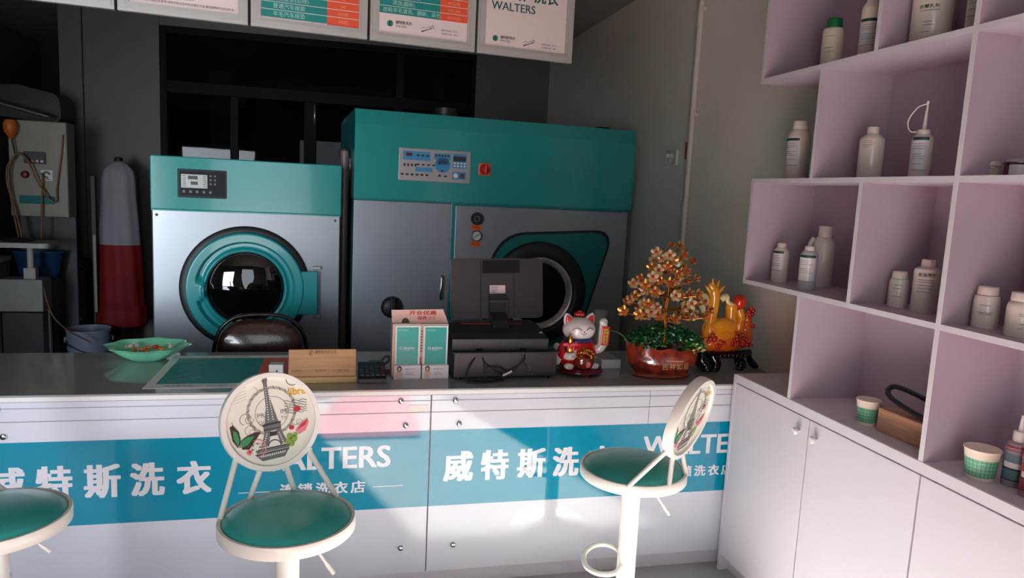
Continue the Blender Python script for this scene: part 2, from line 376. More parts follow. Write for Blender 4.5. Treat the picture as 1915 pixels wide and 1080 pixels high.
for x0, x1, t0 in ((-1.9, -1.248, None), (-1.243, .3645, -1.616), (.3695, 1.984, 0.0)):
    b = K(B()); b.bx(x0, x1, 2.758, 2.785, .066, .8135, .001); pn = obj('front_panel', b, PANELW, ct)
    if t0 is None:
        b = K(B()); b.rect(x0+.002, x1-.001, .35, .668, (0, 2.7576, 0)); obj('teal_band', b, TEALP, pn); continue
    b = K(B()); b.rect(x0+.0005, x1-.0005, .349, .668, (0, 2.7576, 0)); obj('teal_band', b, TEALP, pn)
    o = (0, 2.7572, 0)
    b = K(B())
    for ch, xa, xb in zip('威特斯洗衣', (.425, .579, .733, .886, 1.043), (.548, .697, .855, 1.003, 1.165)):
        b.text(ch, .12, o, bold=.042, fit=(xa+t0, xb+t0, .449, .578))
    obj('large_lettering', b, LETW, pn)
    b = K(B()); b.text('WALTERS', .1, o, bold=.035, fit=(1.291+t0, 1.829+t0, .523, .613)); obj('latin_lettering', b, LETW, pn)
    b = K(B())
    for i, ch in enumerate('连锁洗衣店'):
        xa = 1.410+.0665*i+t0; b.text(ch, .05, o, bold=.035, fit=(xa, xa+.056, .421, .471))
    obj('small_lettering', b, LETW, pn)
    for xa, xb in ((1.259, 1.375), (1.762, 1.881)):
        if xb+t0 < 1.8: b = K(B()); b.rect(xa+t0, xb+t0, .4415, .4445, o); obj('printed_rule', b, LETW, pn)
    for sx, sz in ((x0+.095, .7905), (x0+.113, .692), (x0+.107, .177), (x1-.117, .792), (x1-.096, .692), (x1-.102, .178)):
        if sx > 1.62: continue
        b = K(B()); b.lathe([(.0, .010), (.007, .0095), (.0105, .0075), (.0115, .004), (.0115, -.002)], (sx, 2.7578, sz), 20, axis='y'); obj('screw_cap', b, CHROME, pn)
b = K(B()); b.bx(.2765, .356, 2.7568, 2.7585, .745, .775, .001); obj('sticker', b, mat('clear_tape', (220, 214, 206), .2), ct)
b = K(B()); b.bx(1.305, 1.3075, 2.7572, 2.7585, .669, .8135); obj('joint_line', b, GR, ct)

# ------------------------------------------------------------------ washer-dryer (left) and dry-cleaning machine (right)
YM = math.radians(4.07390516)
wm = thing('laundry_machine', 'teal and grey drum washer with a round glass door, the lower machine', 'washing machine', (0, 4.4, 0), YM)
b = B(); b.bx(-1.010, .005, .0, 1.0, .06, 1.44, .006); obj('cabinet', b, GREYM, wm)
b = B(); b.bx(-1.014, .009, -.012, .985, 1.441, 1.735, .006); b.bx(-1.012, .007, -.004, .98, 1.435, 1.4415); band = obj('control_band', b, TEAL, wm)
b = B(); b.bx(-.99, -.01, .03, .97, 0, .06); obj('plinth', b, BLACK, wm)
b = B(); b.bx(-.875, -.623, -.019, -.010, 1.512, 1.668, .003); pn = obj('control_panel', b, BLACKG, wm)
b = B(); b.bx(-.866, -.632, -.0205, -.019, 1.521, 1.659); obj('panel_border', b, mat('panel_black', (22, 24, 28), .5, spec=.15), pn)
b = B(); b.bx(-.857, -.722, -.022, -.0204, 1.565, 1.640, .001); obj('display', b, mat('display_grey', (176, 180, 172), .3), pn)
b = B(); b.bx(-.822, -.772, -.0228, -.0219, 1.613, 1.632); b.bx(-.808, -.772, -.0228, -.0219, 1.583, 1.601)
for i in range(6): b.bx(-.848, -.832, -.0224, -.0219, 1.574+i*.011, 1.577+i*.011); b.bx(-.744, -.728, -.0224, -.0219, 1.574+i*.011, 1.577+i*.011)
obj('readout', b, mat('lcd_dark', (24, 30, 26), .2), pn)
for i in range(5):
    b = B(); b.lathe([(.0, .0035), (.008, .003), (.009, 0)], (-.842+i*.034, -.0205, 1.545), 14, axis='y'); obj('button', b, mat('button_grey', (70, 74, 78), .4), pn)
for i in range(6):
    b = B(); b.lathe([(.0, .0035), (.006, .003), (.007, 0)], (-.704+(i % 2)*.022, -.0205, 1.635-(i//2)*.022), 12, axis='y'); obj('button', b, MATS['button_grey'], pn)
# door
DX, DZ = -.520, 1.005
b = B(); b.lathe([(.356, 0), (.356, .014), (.350, .020), (.325, .022), (.320, .012), (.320, 0)], (DX, 0, DZ), 72, axis='y'); obj('door_gasket', b, BLACK, wm)
b = B(); nr, na = 26, 96; pts = []; F = []
for i in range(nr+1):
    r = .208+(.327-.208)*i/nr
    for j in range(na):
        a = 2*PI*j/na; x, z = r*math.cos(a), r*math.sin(a)
        def ss(e0, e1, q): q = max(0, min(1, (q-e0)/(e1-e0))); return q*q*(3-2*q)
        lip = .014*ss(.240, .222, r)                              # raised lip round the glass
        rec = ss(.272, .258, r)                                   # recessed channel
        bump = ss(.085, .066, math.hypot(x+.288, z+.015))         # finger pad that interrupts it
        d = .060-.036*rec*(1-bump)+lip*1.3-.045*ss(.316, .327, r)-.02*ss(.216, .208, r)
        pts.append((DX+x, -d, DZ+z))
for i in range(nr):
    for j in range(na): F.append((i*na+j, i*na+(j+1) % na, (i+1)*na+(j+1) % na, (i+1)*na+j))
b.add(pts, F); door = obj('door', b, mat('teal_door', (32, 146, 152), .25, coat=.25), wm, smooth=60)
b = B(); b.bx(-.235, -.122, -.052, -.004, .853, 1.110, .006); obj('hinge_flap', b, MATS['teal_door'], door)
b = B(); b.lathe([(.0, .050), (.08, .046), (.15, .034), (.195, .018), (.212, .010), (.212, .004)], (DX, 0, DZ), 64, axis='y')
obj('door_glass', b, mat('dark_door_glass', (6, 7, 9), .03, coat=.6, spec=.6), door)
for z in (1.128, .832):
    b = B(); b.bx(-.148, -.100, -.022, 0, z-.010, z+.010, .003)
    for x in (-.137, -.112): b.cyl((x, -.026, z), (x, -.02, z), .005, n=10)
    obj('hinge', b, STEEL, wm)
for x, z in ((-.985, 1.41), (-.025, 1.41), (-.985, .45), (-.025, .45)):
    b = B(); b.lathe([(0, .003), (.006, .002), (.008, 0)], (x, 0, z), 12, axis='y'); obj('bolt', b, STEEL, wm)

dm = thing('dry_cleaning_machine', 'big teal and grey dry cleaning machine with an open drum, the taller machine', 'dry cleaning machine', (0, 4.4, 0), YM)
b = B(); b.bx(.085, 1.889, .012, 1.15, .05, 1.548, .004); obj('cabinet', b, TEALD, dm)
b = B(); b.bx(.082, .677, 0, .014, .06, 1.54, .004); obj('left_panel', b, GREYM, dm)
# right panel with the slanting door recess cut out of it
def rounded(pts, rs, k=8):
    out = []; n = len(pts)
    for i in range(n):
        p, q, s_ = V(pts[i-1]), V(pts[i]), V(pts[(i+1) % n]); r = rs[i]
        a = (p-q).normalized(); c_ = (s_-q).normalized(); ang = a.angle(c_); t = min(r/math.tan(ang/2), (p-q).length*.49, (s_-q).length*.49)
        p0, p1 = q+a*t, q+c_*t
        for j in range(k+1):
            u_ = j/k; out.append(tuple(p0*(1-u_)**2+q*2*u_*(1-u_)+p1*u_*u_))
    return out
plate = rounded([(1.02, 1.37), (1.80, 1.415), (1.60, .74), (1.45, .60), (.92, .60), (.89, 1.08)], [.33, .11, .12, .2, .2, .3], 12)
b = B(); b.bx(.703, 1.889, 0, .014, .06, 1.532, .004); rp = obj('right_panel', b, GREYM, dm)
b = B(); b.prism(plate, (0, -.006, 0), d=.006); obj('recess_rim', b, BLACK, rp)
inner = [((p[0]-1.30)*.955+1.30, (p[1]-1.0)*.955+1.0) for p in plate]
b = B(); b.prism(inner, (0, -.009, 0), d=.004); obj('door_recess', b, mat('teal_recess', (18, 108, 104), .35), rp)
DX, DZ = 1.268, .985
b = B(); b.lathe([(.335, .008), (.335, .03), (.32, .045), (.27, .05), (.245, .045), (.235, .03), (.235, .008)], (DX, 0, DZ), 72, axis='y'); obj('door_gasket', b, mat('gasket_black', (30, 32, 36), .45), rp)
b = B(); b.lathe([(.237, .034), (.234, .046), (.226, .046), (.214, .034), (.200, .016), (.198, .009), (.236, .009)], (DX, 0, DZ), 72, axis='y', caps=False); obj('drum_rim', b, mat('drum_steel', (240, 238, 234), .3, metal=.6, noise=.4, nscale=12), rp)
b = B()
for k in range(18):
    a = 2*PI*k/18; b.lathe([(0, .0015), (.005, .001), (.006, 0)], (DX+.202*math.cos(a), -.016, DZ+.202*math.sin(a)), 10, axis='y')
obj('rivets', b, STEEL, rp)
b = B(); b.lathe([(.0, .012), (.203, .012), (.203, .008)], (DX, 0, DZ), 48, axis='y'); obj('drum_shade_disc', b, mat('drum_shade', (14, 14, 15), .25, metal=.3), rp)  # flat dark disc stands in for the shade within the drum
b = B(); b.bx(.676, .704, -.004, .014, .06, 1.548, .002); obj('divider', b, TEALD, dm)
b = B(); b.prism([(-.018, 1.552), (-.018, 1.985), (.010, 2.072), (1.10, 2.072), (1.10, 1.552)], (.079, 0, 0), u=(0, 1, 0), v=(0, 0, 1), d=-1.825)
band = obj('control_band', b, TEAL, dm)
b = B(); b.bx(.082, 1.9, -.006, 1.1, 1.544, 1.553); obj('band_edge', b, TEALD, dm)
b = B(); b.text('WALTERS', .1, (0, -.0192, 0), bold=.012, fit=(1.17, 1.655, 1.70, 1.79)); obj('raised_lettering', b, mat('teal_letter', (34, 138, 138), .3), band)
b = B(); b.bx(.339, .783, -.026, -.018, 1.668, 1.862, .003); pn = obj('control_panel', b, mat('panel_silver', (172, 164, 164), .35, metal=.2), dm)
o = (0, -.0264, 0); LB = mat('panel_blue', (60, 140, 186), .4)
b = B(); b.rect(.363, .530, 1.792, 1.845, o); b.rect(.440, .545, 1.725, 1.752, o); b.rect(.553, .655, 1.805, 1.842, o); b.disc(.607, 1.772, .048, o, rz=.046); b.rect(.566, .648, 1.772, 1.81, o)
b.rect(.668, .755, 1.690, 1.735, o); b.rect(.668, .755, 1.757, 1.845, o); obj('blue_fields', b, LB, pn)
o = (0, -.0268, 0); PI_ = mat('panel_ink', (30, 32, 44), .5)
b = B(); b.rect(.380, .420, 1.815, 1.834, o); obj('readout', b, mat('readout_red', (70, 26, 40), .4), pn)
b = B()
for x in (.445, .474, .503): b.rect(x, x+.018, 1.816, 1.827, o)
obj('upper_marks', b, PI_, pn); b = B()
for i in range(5): b.rect(.558+i*.019, .571+i*.019, 1.822, 1.834, o)
obj('legend_marks', b, PI_, pn); b = B()
for x, z in ((.588, 1.787), (.605, 1.793), (.622, 1.787)): b.disc(x, z, .008, o, n=10)
obj('dial_marks', b, PI_, pn); b = B()
for i in range(4): b.rect(.368+i*.022, .38+i*.022, 1.754, 1.77, o); b.rect(.446+i*.032, .464+i*.032, 1.762, 1.772, o)
obj('middle_marks', b, PI_, pn); b = B()
for i in range(6): b.rect(.352+i*.030, .370+i*.030, 1.700, 1.712, o)
obj('lower_marks', b, PI_, pn)
for q in ((.583, .597, 1.700, 1.715), (.617, .635, 1.700, 1.710), (.597, .611, 1.732, 1.742)): b = B(); b.rect(*q, o); obj('mark', b, PI_, pn)
b = B(); b.rect(.672, .75, 1.80, 1.83, o); obj('display', b, mat('display_olive', (52, 60, 54), .3), pn)
for r in range(2):
    for i in range(4):
        b = B(); b.bx(.674+i*.021, .688+i*.021, -.030, -.0265, 1.765+r*.017, 1.776+r*.017, .001); obj('key', b, PLASTW, pn)
b = B(); b.lathe([(0, .010), (.014, .009), (.017, 0)], (.690, -.0265, 1.712), 20, axis='y'); obj('push_button', b, PLASTW, pn)
b = B(); b.lathe([(0, .010), (.012, .009), (.015, 0)], (.732, -.0265, 1.712), 20, axis='y'); obj('push_button', b, mat('dark_red', (110, 40, 44), .4), pn)
b = B(); b.bx(.834, .912, -.026, -.018, 1.722, 1.800, .004); sw = obj('switch_plate', b, mat('switch_orange', (226, 96, 30), .4), dm)
b = B(); b.lathe([(0, .03), (.022, .028), (.030, .015), (.032, 0)], (.873, -.026, 1.761), 24, axis='y'); b.bx(.866, .880, -.072, -.05, 1.735, 1.787, .004); obj('switch_knob', b, RED, sw)
b = B(); b.ring((.842, 0, 1.453), .024, .040, 0, .02, axis='y'); b.lathe([(0, .006), (.026, .006), (.026, 0)], (.842, 0, 1.453), 24, axis='y'); gk = obj('sight_glass', b, BLACK, rp)
b = B(); b.ring((.842, 0, 1.453), .014, .020, .006, .012, axis='y'); obj('inner_ring', b, STEEL, gk)
b = B(); b.lathe([(0, .014), (.028, .014), (.033, .020), (.036, .014), (.036, 0)], (.843, 0, 1.345), 32, axis='y'); gk = obj('pressure_gauge', b, STEEL, rp)
b = B(); b.disc(.843, 1.345, .027, (0, -.0146, 0)); obj('dial', b, mat('dial_grey', (196, 196, 192), .3), gk)
b = B(); b.stroke([(.828, 1.334), (.860, 1.360)], .004, (0, -.0152, 0)); obj('needle', b, INK, gk)
for z in (1.398, 1.296):
    b = B(); b.prism([(.841+.038*math.cos(2*PI*i/28), z+.019*math.sin(2*PI*i/28)) for i in range(28)], (0, -.003, 0), d=.003); lb = obj('oval_label', b, ORANGE, rp)
    b = B(); b.text('压力表' if z < 1.35 else '观察窗', .02, (.815, -.0034, z-.007), fit=(.816, .866, z-.008, z+.008)); obj('lettering', b, mat('label_brown', (120, 40, 20), .5), lb)
b = B(); b.tube(catmull([(.622, .0, 1.092), (.622, -.03, 1.088), (.624, -.036, 1.05), (.618, -.036, .985), (.622, -.03, .947), (.622, 0, .943)], 6), .007); obj('handle', b, CHROME, dm)
b = B(); b.lathe([(.0, .03), (.05, .03), (.062, .02), (.068, .0)], (.325, 0, .89), 28, axis='y'); b.bx(.310, .340, -.06, -.025, .84, .955, .006); obj('lock_knob', b, BLACK, dm)
b = B(); b.cyl((.69, .35, 2.07), (.69, .35, 2.15), .07, n=28); b.ring((.69, .35, 2.12), .07, .078, -.01, .01); obj('exhaust_duct', b, mat('dark_steel', (60, 58, 58), .4, metal=.4), dm)
b = B(); b.bx(1.68, 1.76, .1, .2, 2.07, 2.09, .004); obj('cap', b, BLACK, dm)
# pipes in the gap between the machines
t = thing('pipe_stack', 'dull pink pipe with an elbow standing between the two machines', 'pipe', (.045, 4.42, 0), YM)
b = B(); b.tube(catmull([(-.001, .25, 0), (-.001, .25, 1.0), (-.001, .25, 1.76), (-.001, .262, 1.805), (-.001, .30, 1.825), (-.001, .50, 1.825)], 6), .027, 14); obj('pipe', b, mat('pink_pipe', (120, 100, 98), .4), t)
for z in (.9, 1.68):
    b = B(); b.ring((-.001, .25, z), .027, .031, -.03, .03); obj('collar', b, MATS['pink_pipe'], t)
t = thing('vent_pipe', 'dark grey pipe behind the pink pipe between the machines', 'pipe', (.045, 4.42, 0), YM)
b = B(); b.tube([(-.001, .62, 0), (-.001, .62, 1.6)], .024, 12); obj('pipe', b, mat('dark_pipe', (60, 54, 54), .5), t)
b = B(); b.ring((-.001, .62, .85), .024, .029, -.03, .03); obj('collar', b, MATS['dark_pipe'], t)
# ------------------------------------------------------------------ bar stools
PR_CREAM = mat('print_cream', (236, 234, 218), .35); PR_GREY = mat('print_grey', (112, 112, 108), .4); PR_DARK = mat('print_dark', (52, 52, 50), .4)
PR_LIGHT = mat('print_pale_grey', (176, 172, 160), .4); PR_GREEN = mat('print_green', (58, 150, 92), .4); PR_BROWN = mat('print_brown', (66, 44, 42), .4)
PR_YEL = mat('print_yellow', (218, 166, 40), .4); PR_RED = mat('print_red', (196, 48, 66), .4); PR_PINK = mat('print_pink', (232, 130, 140), .4); PR_LEAF = mat('print_leaf', (142, 172, 78), .4)
PRM = [PR_CREAM, PR_GREY, PR_DARK, PR_LIGHT, PR_GREEN, PR_BROWN, PR_YEL, PR_RED, PR_PINK, PR_LEAF]
RB = .147; RI = .1325
def print_face(b, y, flip):
    # the printed disc, drawn in (x, z) around the ring centre, on the plane y; flip = seen from +y
    u = (-1, 0, 0) if flip else (1, 0, 0); s = 1 if flip else -1
    def at(k): return (0, y+s*.00035*k, 0)
    S = RI/92.0                                        # the photograph's disc has a radius of about 92 drawing units
    b.mi = 0; b.disc(0, 0, RI+.004, at(0), u, n=64)
    def Q(pts): return [(p[0]*S, p[1]*S) for p in pts]
    b.mi = 3
    for cx, cz, r0, r1, a0, a1 in ((2, 22, 46, 52, 0, 6.28), (2, 18, 33, 35, 0, 6.28), (-52, 10, 10, 12.5, 0, 4.4), (-44, 8, 7, 9, 2, 6.6), (-44, -14, 9, 11, .5, 5.2), (-40, -18, 5, 6.5, 0, 4), (50, -4, 8, 10, 2, 6), (58, -8, 5, 6.5, 0, 5), (-34, 66, 8, 9.5, -2, 1.4)):
        b.arc(cx*S, cz*S, r0*S, r1*S, a0, a1, at(1), u)
    for i in range(5): b.stroke(Q([(-72, 44+i*6), (-48, 52+i*6)]), .0012, at(1), u)
    b.mi = 1
    for k in range(22):
        a = .3+k*.27; b.stroke(Q([(2+46*math.cos(a), 22+46*math.sin(a)), (2+52*math.cos(a+.12), 22+52*math.sin(a+.12))]), .0025, at(2), u)
    b.text('PR', .02, at(2), u, fit=(-28*S, -13*S, 10*S, 19*S)); b.text('IM', .02, at(2), u, fit=(20*S, 32*S, 14*S, 23*S))
    b.text('QU', .02, at(2), u, fit=(-26*S, -10*S, -6*S, 3*S)); b.text('TY', .02, at(2), u, fit=(20*S, 32*S, 0*S, 8*S))
    # the tower
    b.mi = 1
    L_ = [(-16, 88), (-13, 78), (-11, 50), (-10, 30), (-13, 10), (-14, -4)]
    R_ = [(-5, 88), (-5, 78), (-1, 50), (5, 30), (11, 10), (15, -4)]
    b.flat(Q(L_+R_[::-1]), at(3), u)
    b.flat(Q([(-17, -8), (19, -5), (19, -18), (-17, -21)]), at(3), u)
    b.flat(Q([(-15, -21), (-2, -20), (-8, -50), (-24, -53)]), at(3), u); b.flat(Q([(8, -19), (19, -18), (31, -48), (17, -50)]), at(3), u)
    b.flat(Q([(-30, -55), (38, -50), (34, -58), (-34, -63)]), at(3), u); b.flat(Q([(-36, -66), (34, -60), (24, -76), (-22, -80)]), at(3), u)
    b.flat(Q([(-14, 86), (-4, 86), (-5, 94), (-14, 94)]), at(3), u)
    b.mi = 2
    b.flat(Q([(-19, -5), (19, -1), (19, -5), (-19, -9)]), at(4), u); b.flat(Q([(-17, -16), (19, -13), (19, -15), (-17, -18)]), at(4), u)
    b.flat(Q([(-5, -22), (9, -21), (10, -30), (-5, -31)]), at(4), u)
    b.stroke(Q([(-30, -56), (0, -54), (38, -51)]), .0025, at(4), u); b.stroke(Q([(-36, -66), (0, -63), (34, -60)]), .003, at(4), u)
    b.arc(4*S, -52*S, 12*S, 14*S, .1, PI-.1, at(4), u)
    b.mi = 0
    for i in range(14):                                # openings of the lattice
        z = 72-i*5.2; t = (88-z)/92; xl = -12-1.5*t; xr = -4+17*t; 
        for k in (.3, .68):
            x = xl+(xr-xl)*k; w_ = .8+1.2*t
            b.flat(Q([(x-w_, z), (x, z-1.5), (x+w_, z), (x, z+1.5)]), at(4.2), u)
    for i in range(6):
        z = -25-i*4.4; 
        for x in (-10.5-i*1.5, 14.5+i*1.7): b.flat(Q([(x-2, z), (x, z-1.6), (x+2, z), (x, z+1.6)]), at(4.2), u)
    for i in range(12): b.flat(Q([(-26+i*4.4, -70+i*.4), (-24.2+i*4.4, -73+i*.4), (-22.4+i*4.4, -70+i*.4), (-24.2+i*4.4, -67.5+i*.4)]), at(4.2), u)
    # butterfly
    b.mi = 5; b.flat(Q([(-84, -2), (-78, 2), (-66, -14), (-64, -34), (-70, -46), (-80, -30)]), at(5), u)
    b.flat(Q([(-64, -32), (-52, -24), (-34, -18), (-23, -20), (-32, -32), (-48, -52), (-62, -50)]), at(5), u)
    b.mi = 4; b.flat(Q([(-78, -10), (-70, -14), (-66, -32), (-70, -42), (-77, -26)]), at(6), u); b.flat(Q([(-63, -33), (-50, -26), (-36, -26), (-50, -42), (-62, -46)]), at(6), u)
    b.mi = 2; b.stroke(Q([(-65, -24), (-66, -46)]), .003, at(6.5), u); b.stroke(Q([(-65, -24), (-78, 2), (-80, 8)]), .001, at(6.5), u)
    # round postmark and small rose, lower left
    b.mi = 8; b.arc(-32*S, -52*S, 17*S, 19*S, -1.6, 3.0, at(5), u); b.arc(-32*S, -52*S, 11*S, 12*S, -1.6, 3.0, at(5), u); b.disc(-48*S, -58*S, 6*S, at(5.5), u, n=9); b.mi = 7; b.disc(-47*S, -57*S, 3*S, at(6), u, n=7)
    b.mi = 1
    for k in range(5): b.disc((-34+8*math.cos(k*1.2))*S, (-50+8*math.sin(k*1.2))*S, 2.2*S, at(5.6), u, n=6)
    # yellow word, stamp, roses
    b.mi = 6; b.text('libre', .03, at(5), u, bold=.03, fit=(38*S, 76*S, 50*S, 66*S))
    b.mi = 2
    for i in range(6): b.stroke(Q([(28+4*k, 38-5*i+1.6*math.sin(k*1.4+i)) for k in range(13)]), .0014, at(5), u)
    b.arc(48*S, 84*S, 12*S, 13.5*S, 2.6, 5.2, at(5), u)
    b.mi = 7; b.disc(55*S, 20*S, 8*S, at(6), u, n=8, rz=6*S); b.disc(41*S, -18*S, 6*S, at(6), u, n=8, rz=5*S)
    b.mi = 8; b.flat(Q([(48, -26), (60, -12), (76, -2), (78, -12), (70, -28), (56, -34)]), at(6), u)
    b.mi = 7; b.flat(Q([(52, -24), (62, -13), (76, -4), (70, -16)]), at(6.6), u)
    b.mi = 9
    for x, z, r in ((36, -36, 7), (44, -42, 8), (32, -46, 6), (40, -52, 6), (48, -34, 5)): b.disc(x*S, z*S, r*S, at(6), u, n=7)
def make_stool(label, loc, rz, seat_z):
    st = thing('bar_stool', label, 'bar stool', loc, rz, 'round bar stools in front of the counter')
    R = .19; zs = seat_z
    b = B(); b.lathe([(.0, zs+.012), (.10, zs+.010), (.155, zs+.002), (.174, zs-.008), (.178, zs-.014), (.0, zs-.014)], n=56); obj('seat_cushion', b, SEATG, st)
    b = B(); b.lathe([(.0, zs-.016), (.176, zs-.016), (.180, zs-.008), (.188, zs-.008), (R, zs-.012), (R, zs-.042), (.186, zs-.046), (.0, zs-.046)], n=64); obj('seat_rim', b, CREAM, st)
    # backrest: stands on the +y side of the seat, leaning outwards
    lean = math.radians(14); zc = zs+.215
    M = Matrix.Translation((0, .195, zc)) @ Matrix.Rotation(-lean, 4, 'X')
    b = B(); b.M = M
    prof = [(RI, -.017), (RB, -.017), (RB+.002, -.010), (RB+.002, .010), (RB, .017), (RI, .017)]; n = 64; pts = []; F = []
    for r, h in prof:
        for j in range(n): pts.append((r*math.cos(2*PI*j/n), h, r*math.sin(2*PI*j/n)))
    for i in range(6):
        for j in range(n): F.append((i*n+j, i*n+(j+1) % n, ((i+1) % 6)*n+(j+1) % n, ((i+1) % 6)*n+j))
    b.add(pts, F); ringo = obj('backrest_ring', b, CREAM, st, smooth=55)
    b = B(); b.M = M; b.lathe([(0, .008), (RI+.003, .008), (RI+.003, -.008), (0, -.008)], n=48, axis='y'); obj('backrest_board', b, PR_CREAM, ringo)
    b = B(); b.M = M; print_face(b, -.0083, False); print_face(b, .0083, True); obj('backrest_print', b, PRM, ringo, smooth=None)
    for k, (a0, a1) in enumerate(((math.radians(222), math.radians(158)), (math.radians(255), math.radians(112)), (math.radians(285), math.radians(68)), (math.radians(318), math.radians(22)))):
        p1 = M @ V(((RB-.006)*math.cos(a0), 0, (RB-.006)*math.sin(a0))); p0 = V((.184*math.cos(a1), .184*math.sin(a1), zs-.016))
        b = B(); b.tube([p0, p1], .0085, 12); obj('back_spindle', b, CREAM, st)
    b = B(); b.lathe([(.0, zs-.046), (.07, zs-.046), (.075, zs-.058), (.034, zs-.064), (.034, .10), (.0, .10)], n=32); obj('pole', b, CREAM, st)
    b = B(); b.lathe([(0, 0), (.185, 0), (.19, .006), (.17, .016), (.06, .03), (.032, .05), (.032, .104), (0, .104)], n=48); obj('base', b, CREAM, st)
    b = B(); b.tube(catmull([(.045, -.03, zs-.05), (.06, -.045, zs-.085), (.085, -.065, zs-.13), (.11, -.085, zs-.17)], 5), [.004]*12+[.006]*4, 8); obj('lever', b, CREAM, st)
    pts = [V((.44*a-.90*c_, -.90*a-.44*c_, .305+.10*c_)) for a, c_ in ((.02, .027), (.035, .075), (.075, .098), (.12, .085), (.150, .04), (.155, -.01), (.135, -.065), (.09, -.09), (.04, -.075), (.018, -.028))]
    b = B(); b.tube(catmull(pts, 6), .0095, 10); obj('footrest', b, CREAM, st)
    return st
st1 = make_stool('middle bar stool, its round tower print backrest facing the camera', (-.130, 2.035, 0), math.radians(19), .683)
st2 = dup(st1, (1.04, 2.29, 0), math.radians(-51-90), 'bar stool by the white cabinet, backrest turned to the right away from the counter')
for ch in st2.children:
    if ch.name.startswith('lever'): ch.rotation_euler = (0, 0, math.radians(150))
st3 = dup(st1, (-.915, 2.145, 0), math.radians(80), 'bar stool at far left, only part of its green seat in view')

# ------------------------------------------------------------------ price boards hanging over the counter
YB = math.radians(6.34514293)
FRAME = mat('frame_silver', (186, 184, 180), .32, metal=.35); PAPER = mat('poster_paper', (226, 208, 206), .45)
PT = mat('poster_teal', (10, 128, 124), .45); PO = mat('poster_orange', (226, 82, 52), .45); LINE = mat('poster_line', (210, 216, 206), .5); PTL = mat('poster_light_letters', (150, 200, 190), .5); POL = mat('poster_orange_letters', (236, 140, 110), .5)
cb, sb = math.cos(YB), math.sin(YB); HT = .62; BW = .463
def board(x0, label, rows):
    u0 = x0+BW/2
    t = thing('price_board', label, 'sign board', (u0*cb, 3.2+u0*sb, 2.2345), YB, 'framed boards hanging above the counter')
    w = BW/2-.001; f = .036
    b = B()
    for k, (a, c_) in enumerate((((-w, 0), (w, 0)), ((w, 0), (w, HT)), ((w, HT), (-w, HT)), ((-w, HT), (-w, 0)))):
        ix = lambda p: (p[0]*(w-f)/w, f if p[1] == 0 else HT-f)
        b.prism([a, c_, ix(c_), ix(a)], (0, -.012, 0), d=.022)
        m_ = lambda p, q: (p[0]*(1-q)+ix(p)[0]*q, p[1]*(1-q)+ix(p)[1]*q)
        b.prism([m_(a, .25), m_(c_, .25), m_(c_, .7), m_(a, .7)], (0, -.016, 0), d=.006)
    obj('frame', b, FRAME, t)
    b = B(); b.bx(-w+f-.002, w-f+.002, -.005, .004, f-.002, HT-f+.002); sheet = obj('poster', b, PAPER, t)
    b = B(); b.bx(-w, w, .004, .009, .002, HT-.002); obj('backing', b, ALU, t)
    o = (0, -.0055, 0); o2 = (0, -.0059, 0)
    if rows:
        kind, z0, L0, L1, sp, names, prices = rows; h = .0305
        n = int((HT-f-.04-z0)/h)
        b = B(); b.rect(L0, sp, z0, z0+n*h, o); obj('name_column', b, PT, sheet)
        b = B(); b.rect(sp, L1, z0-(.004 if kind == 'b' else 0), z0+n*h, o); obj('price_column', b, PO, sheet)
        b = B()
        for i in range(1, n): b.rect(L0, L1, z0+i*h-.0011, z0+i*h+.0011, o2)
        obj('row_lines', b, LINE, sheet)
        b = B()
        for i in range(n):
            b.text(names[i % len(names)], .021, (L0+.045 if kind == 'b' else L0+.014+.04*(i % 3 > 0), -.0059, z0+i*h+.008), bold=.01)
        obj('lettering', b, PTL, sheet)
        b = B()
        for i in range(n): b.text(prices[i % len(prices)], .017, ((sp+L1)/2, -.0059, z0+i*h+.008), align='CENTER', bold=.01)
        obj('price_lettering', b, POL, sheet)
    return t, sheet, o2, w, f
def footer(sheet, o2, z):
    T3 = lambda *p: [V((x, q, 0)) for x, q in p]
    b = B(); b.disc(-.146, z, .013, o2); em = obj('round_emblem', b, mat('emblem_green', (28, 122, 100), .5), sheet)
    b = B(); b.stroke(catmull(T3((-.138, z+.006), (-.148, z+.006), (-.146, z), (-.153, z-.007), (-.142, z-.008)), 5), .0035, (0, o2[1]-.0004, 0)); obj('emblem_mark', b, INK, em)
    b = B(); b.text('威特斯洗衣', .017, (-.122, o2[1], z-.001), bold=.02, fit=(-.122, -.052, z+.001, z+.015)); b.text('WALTERS', .01, (-.122, o2[1], z-.013), fit=(-.122, -.075, z-.012, z-.003)); obj('name_lettering', b, INK, sheet)
    b = B(); b.stroke(catmull(T3((-.01, z-.018), (.006, z-.012), (.022, z-.006), (.035, z-.002)), 4), [.006, .005, .005, .004, .004, .003, .003, .003, .002, .002, .002, .002, .0015], o2)
    b.stroke(catmull(T3((-.012, z-.004), (.0, z), (.012, z-.002), (.02, z+.004), (.032, z+.006), (.026, z-.002), (.042, z)), 4), .0014, o2)
    b.stroke(catmull(T3((.034, z-.004), (.038, z+.014), (.046, z-.002)), 4), .002, o2); obj('brush_script', b, INK, sheet)
    b = B()
    for k in range(2):
        b.text('服务热线: 0772' if k == 0 else '加盟热线: 400', .009, (.078, o2[1], z-.004-k*.014), fit=(.078, .150, z-.006-k*.014, z+.002-k*.014))
    obj('hotline_lettering', b, INK, sheet)
WB = .4725
t, s1, o2, w, f = board(-.834-WB, 'leftmost hanging board, only the corner of its silver frame in view', None)
t, s2, o2, w, f = board(-.834, 'hanging board with small dark lines of notes on pale paper', None)
b = B()
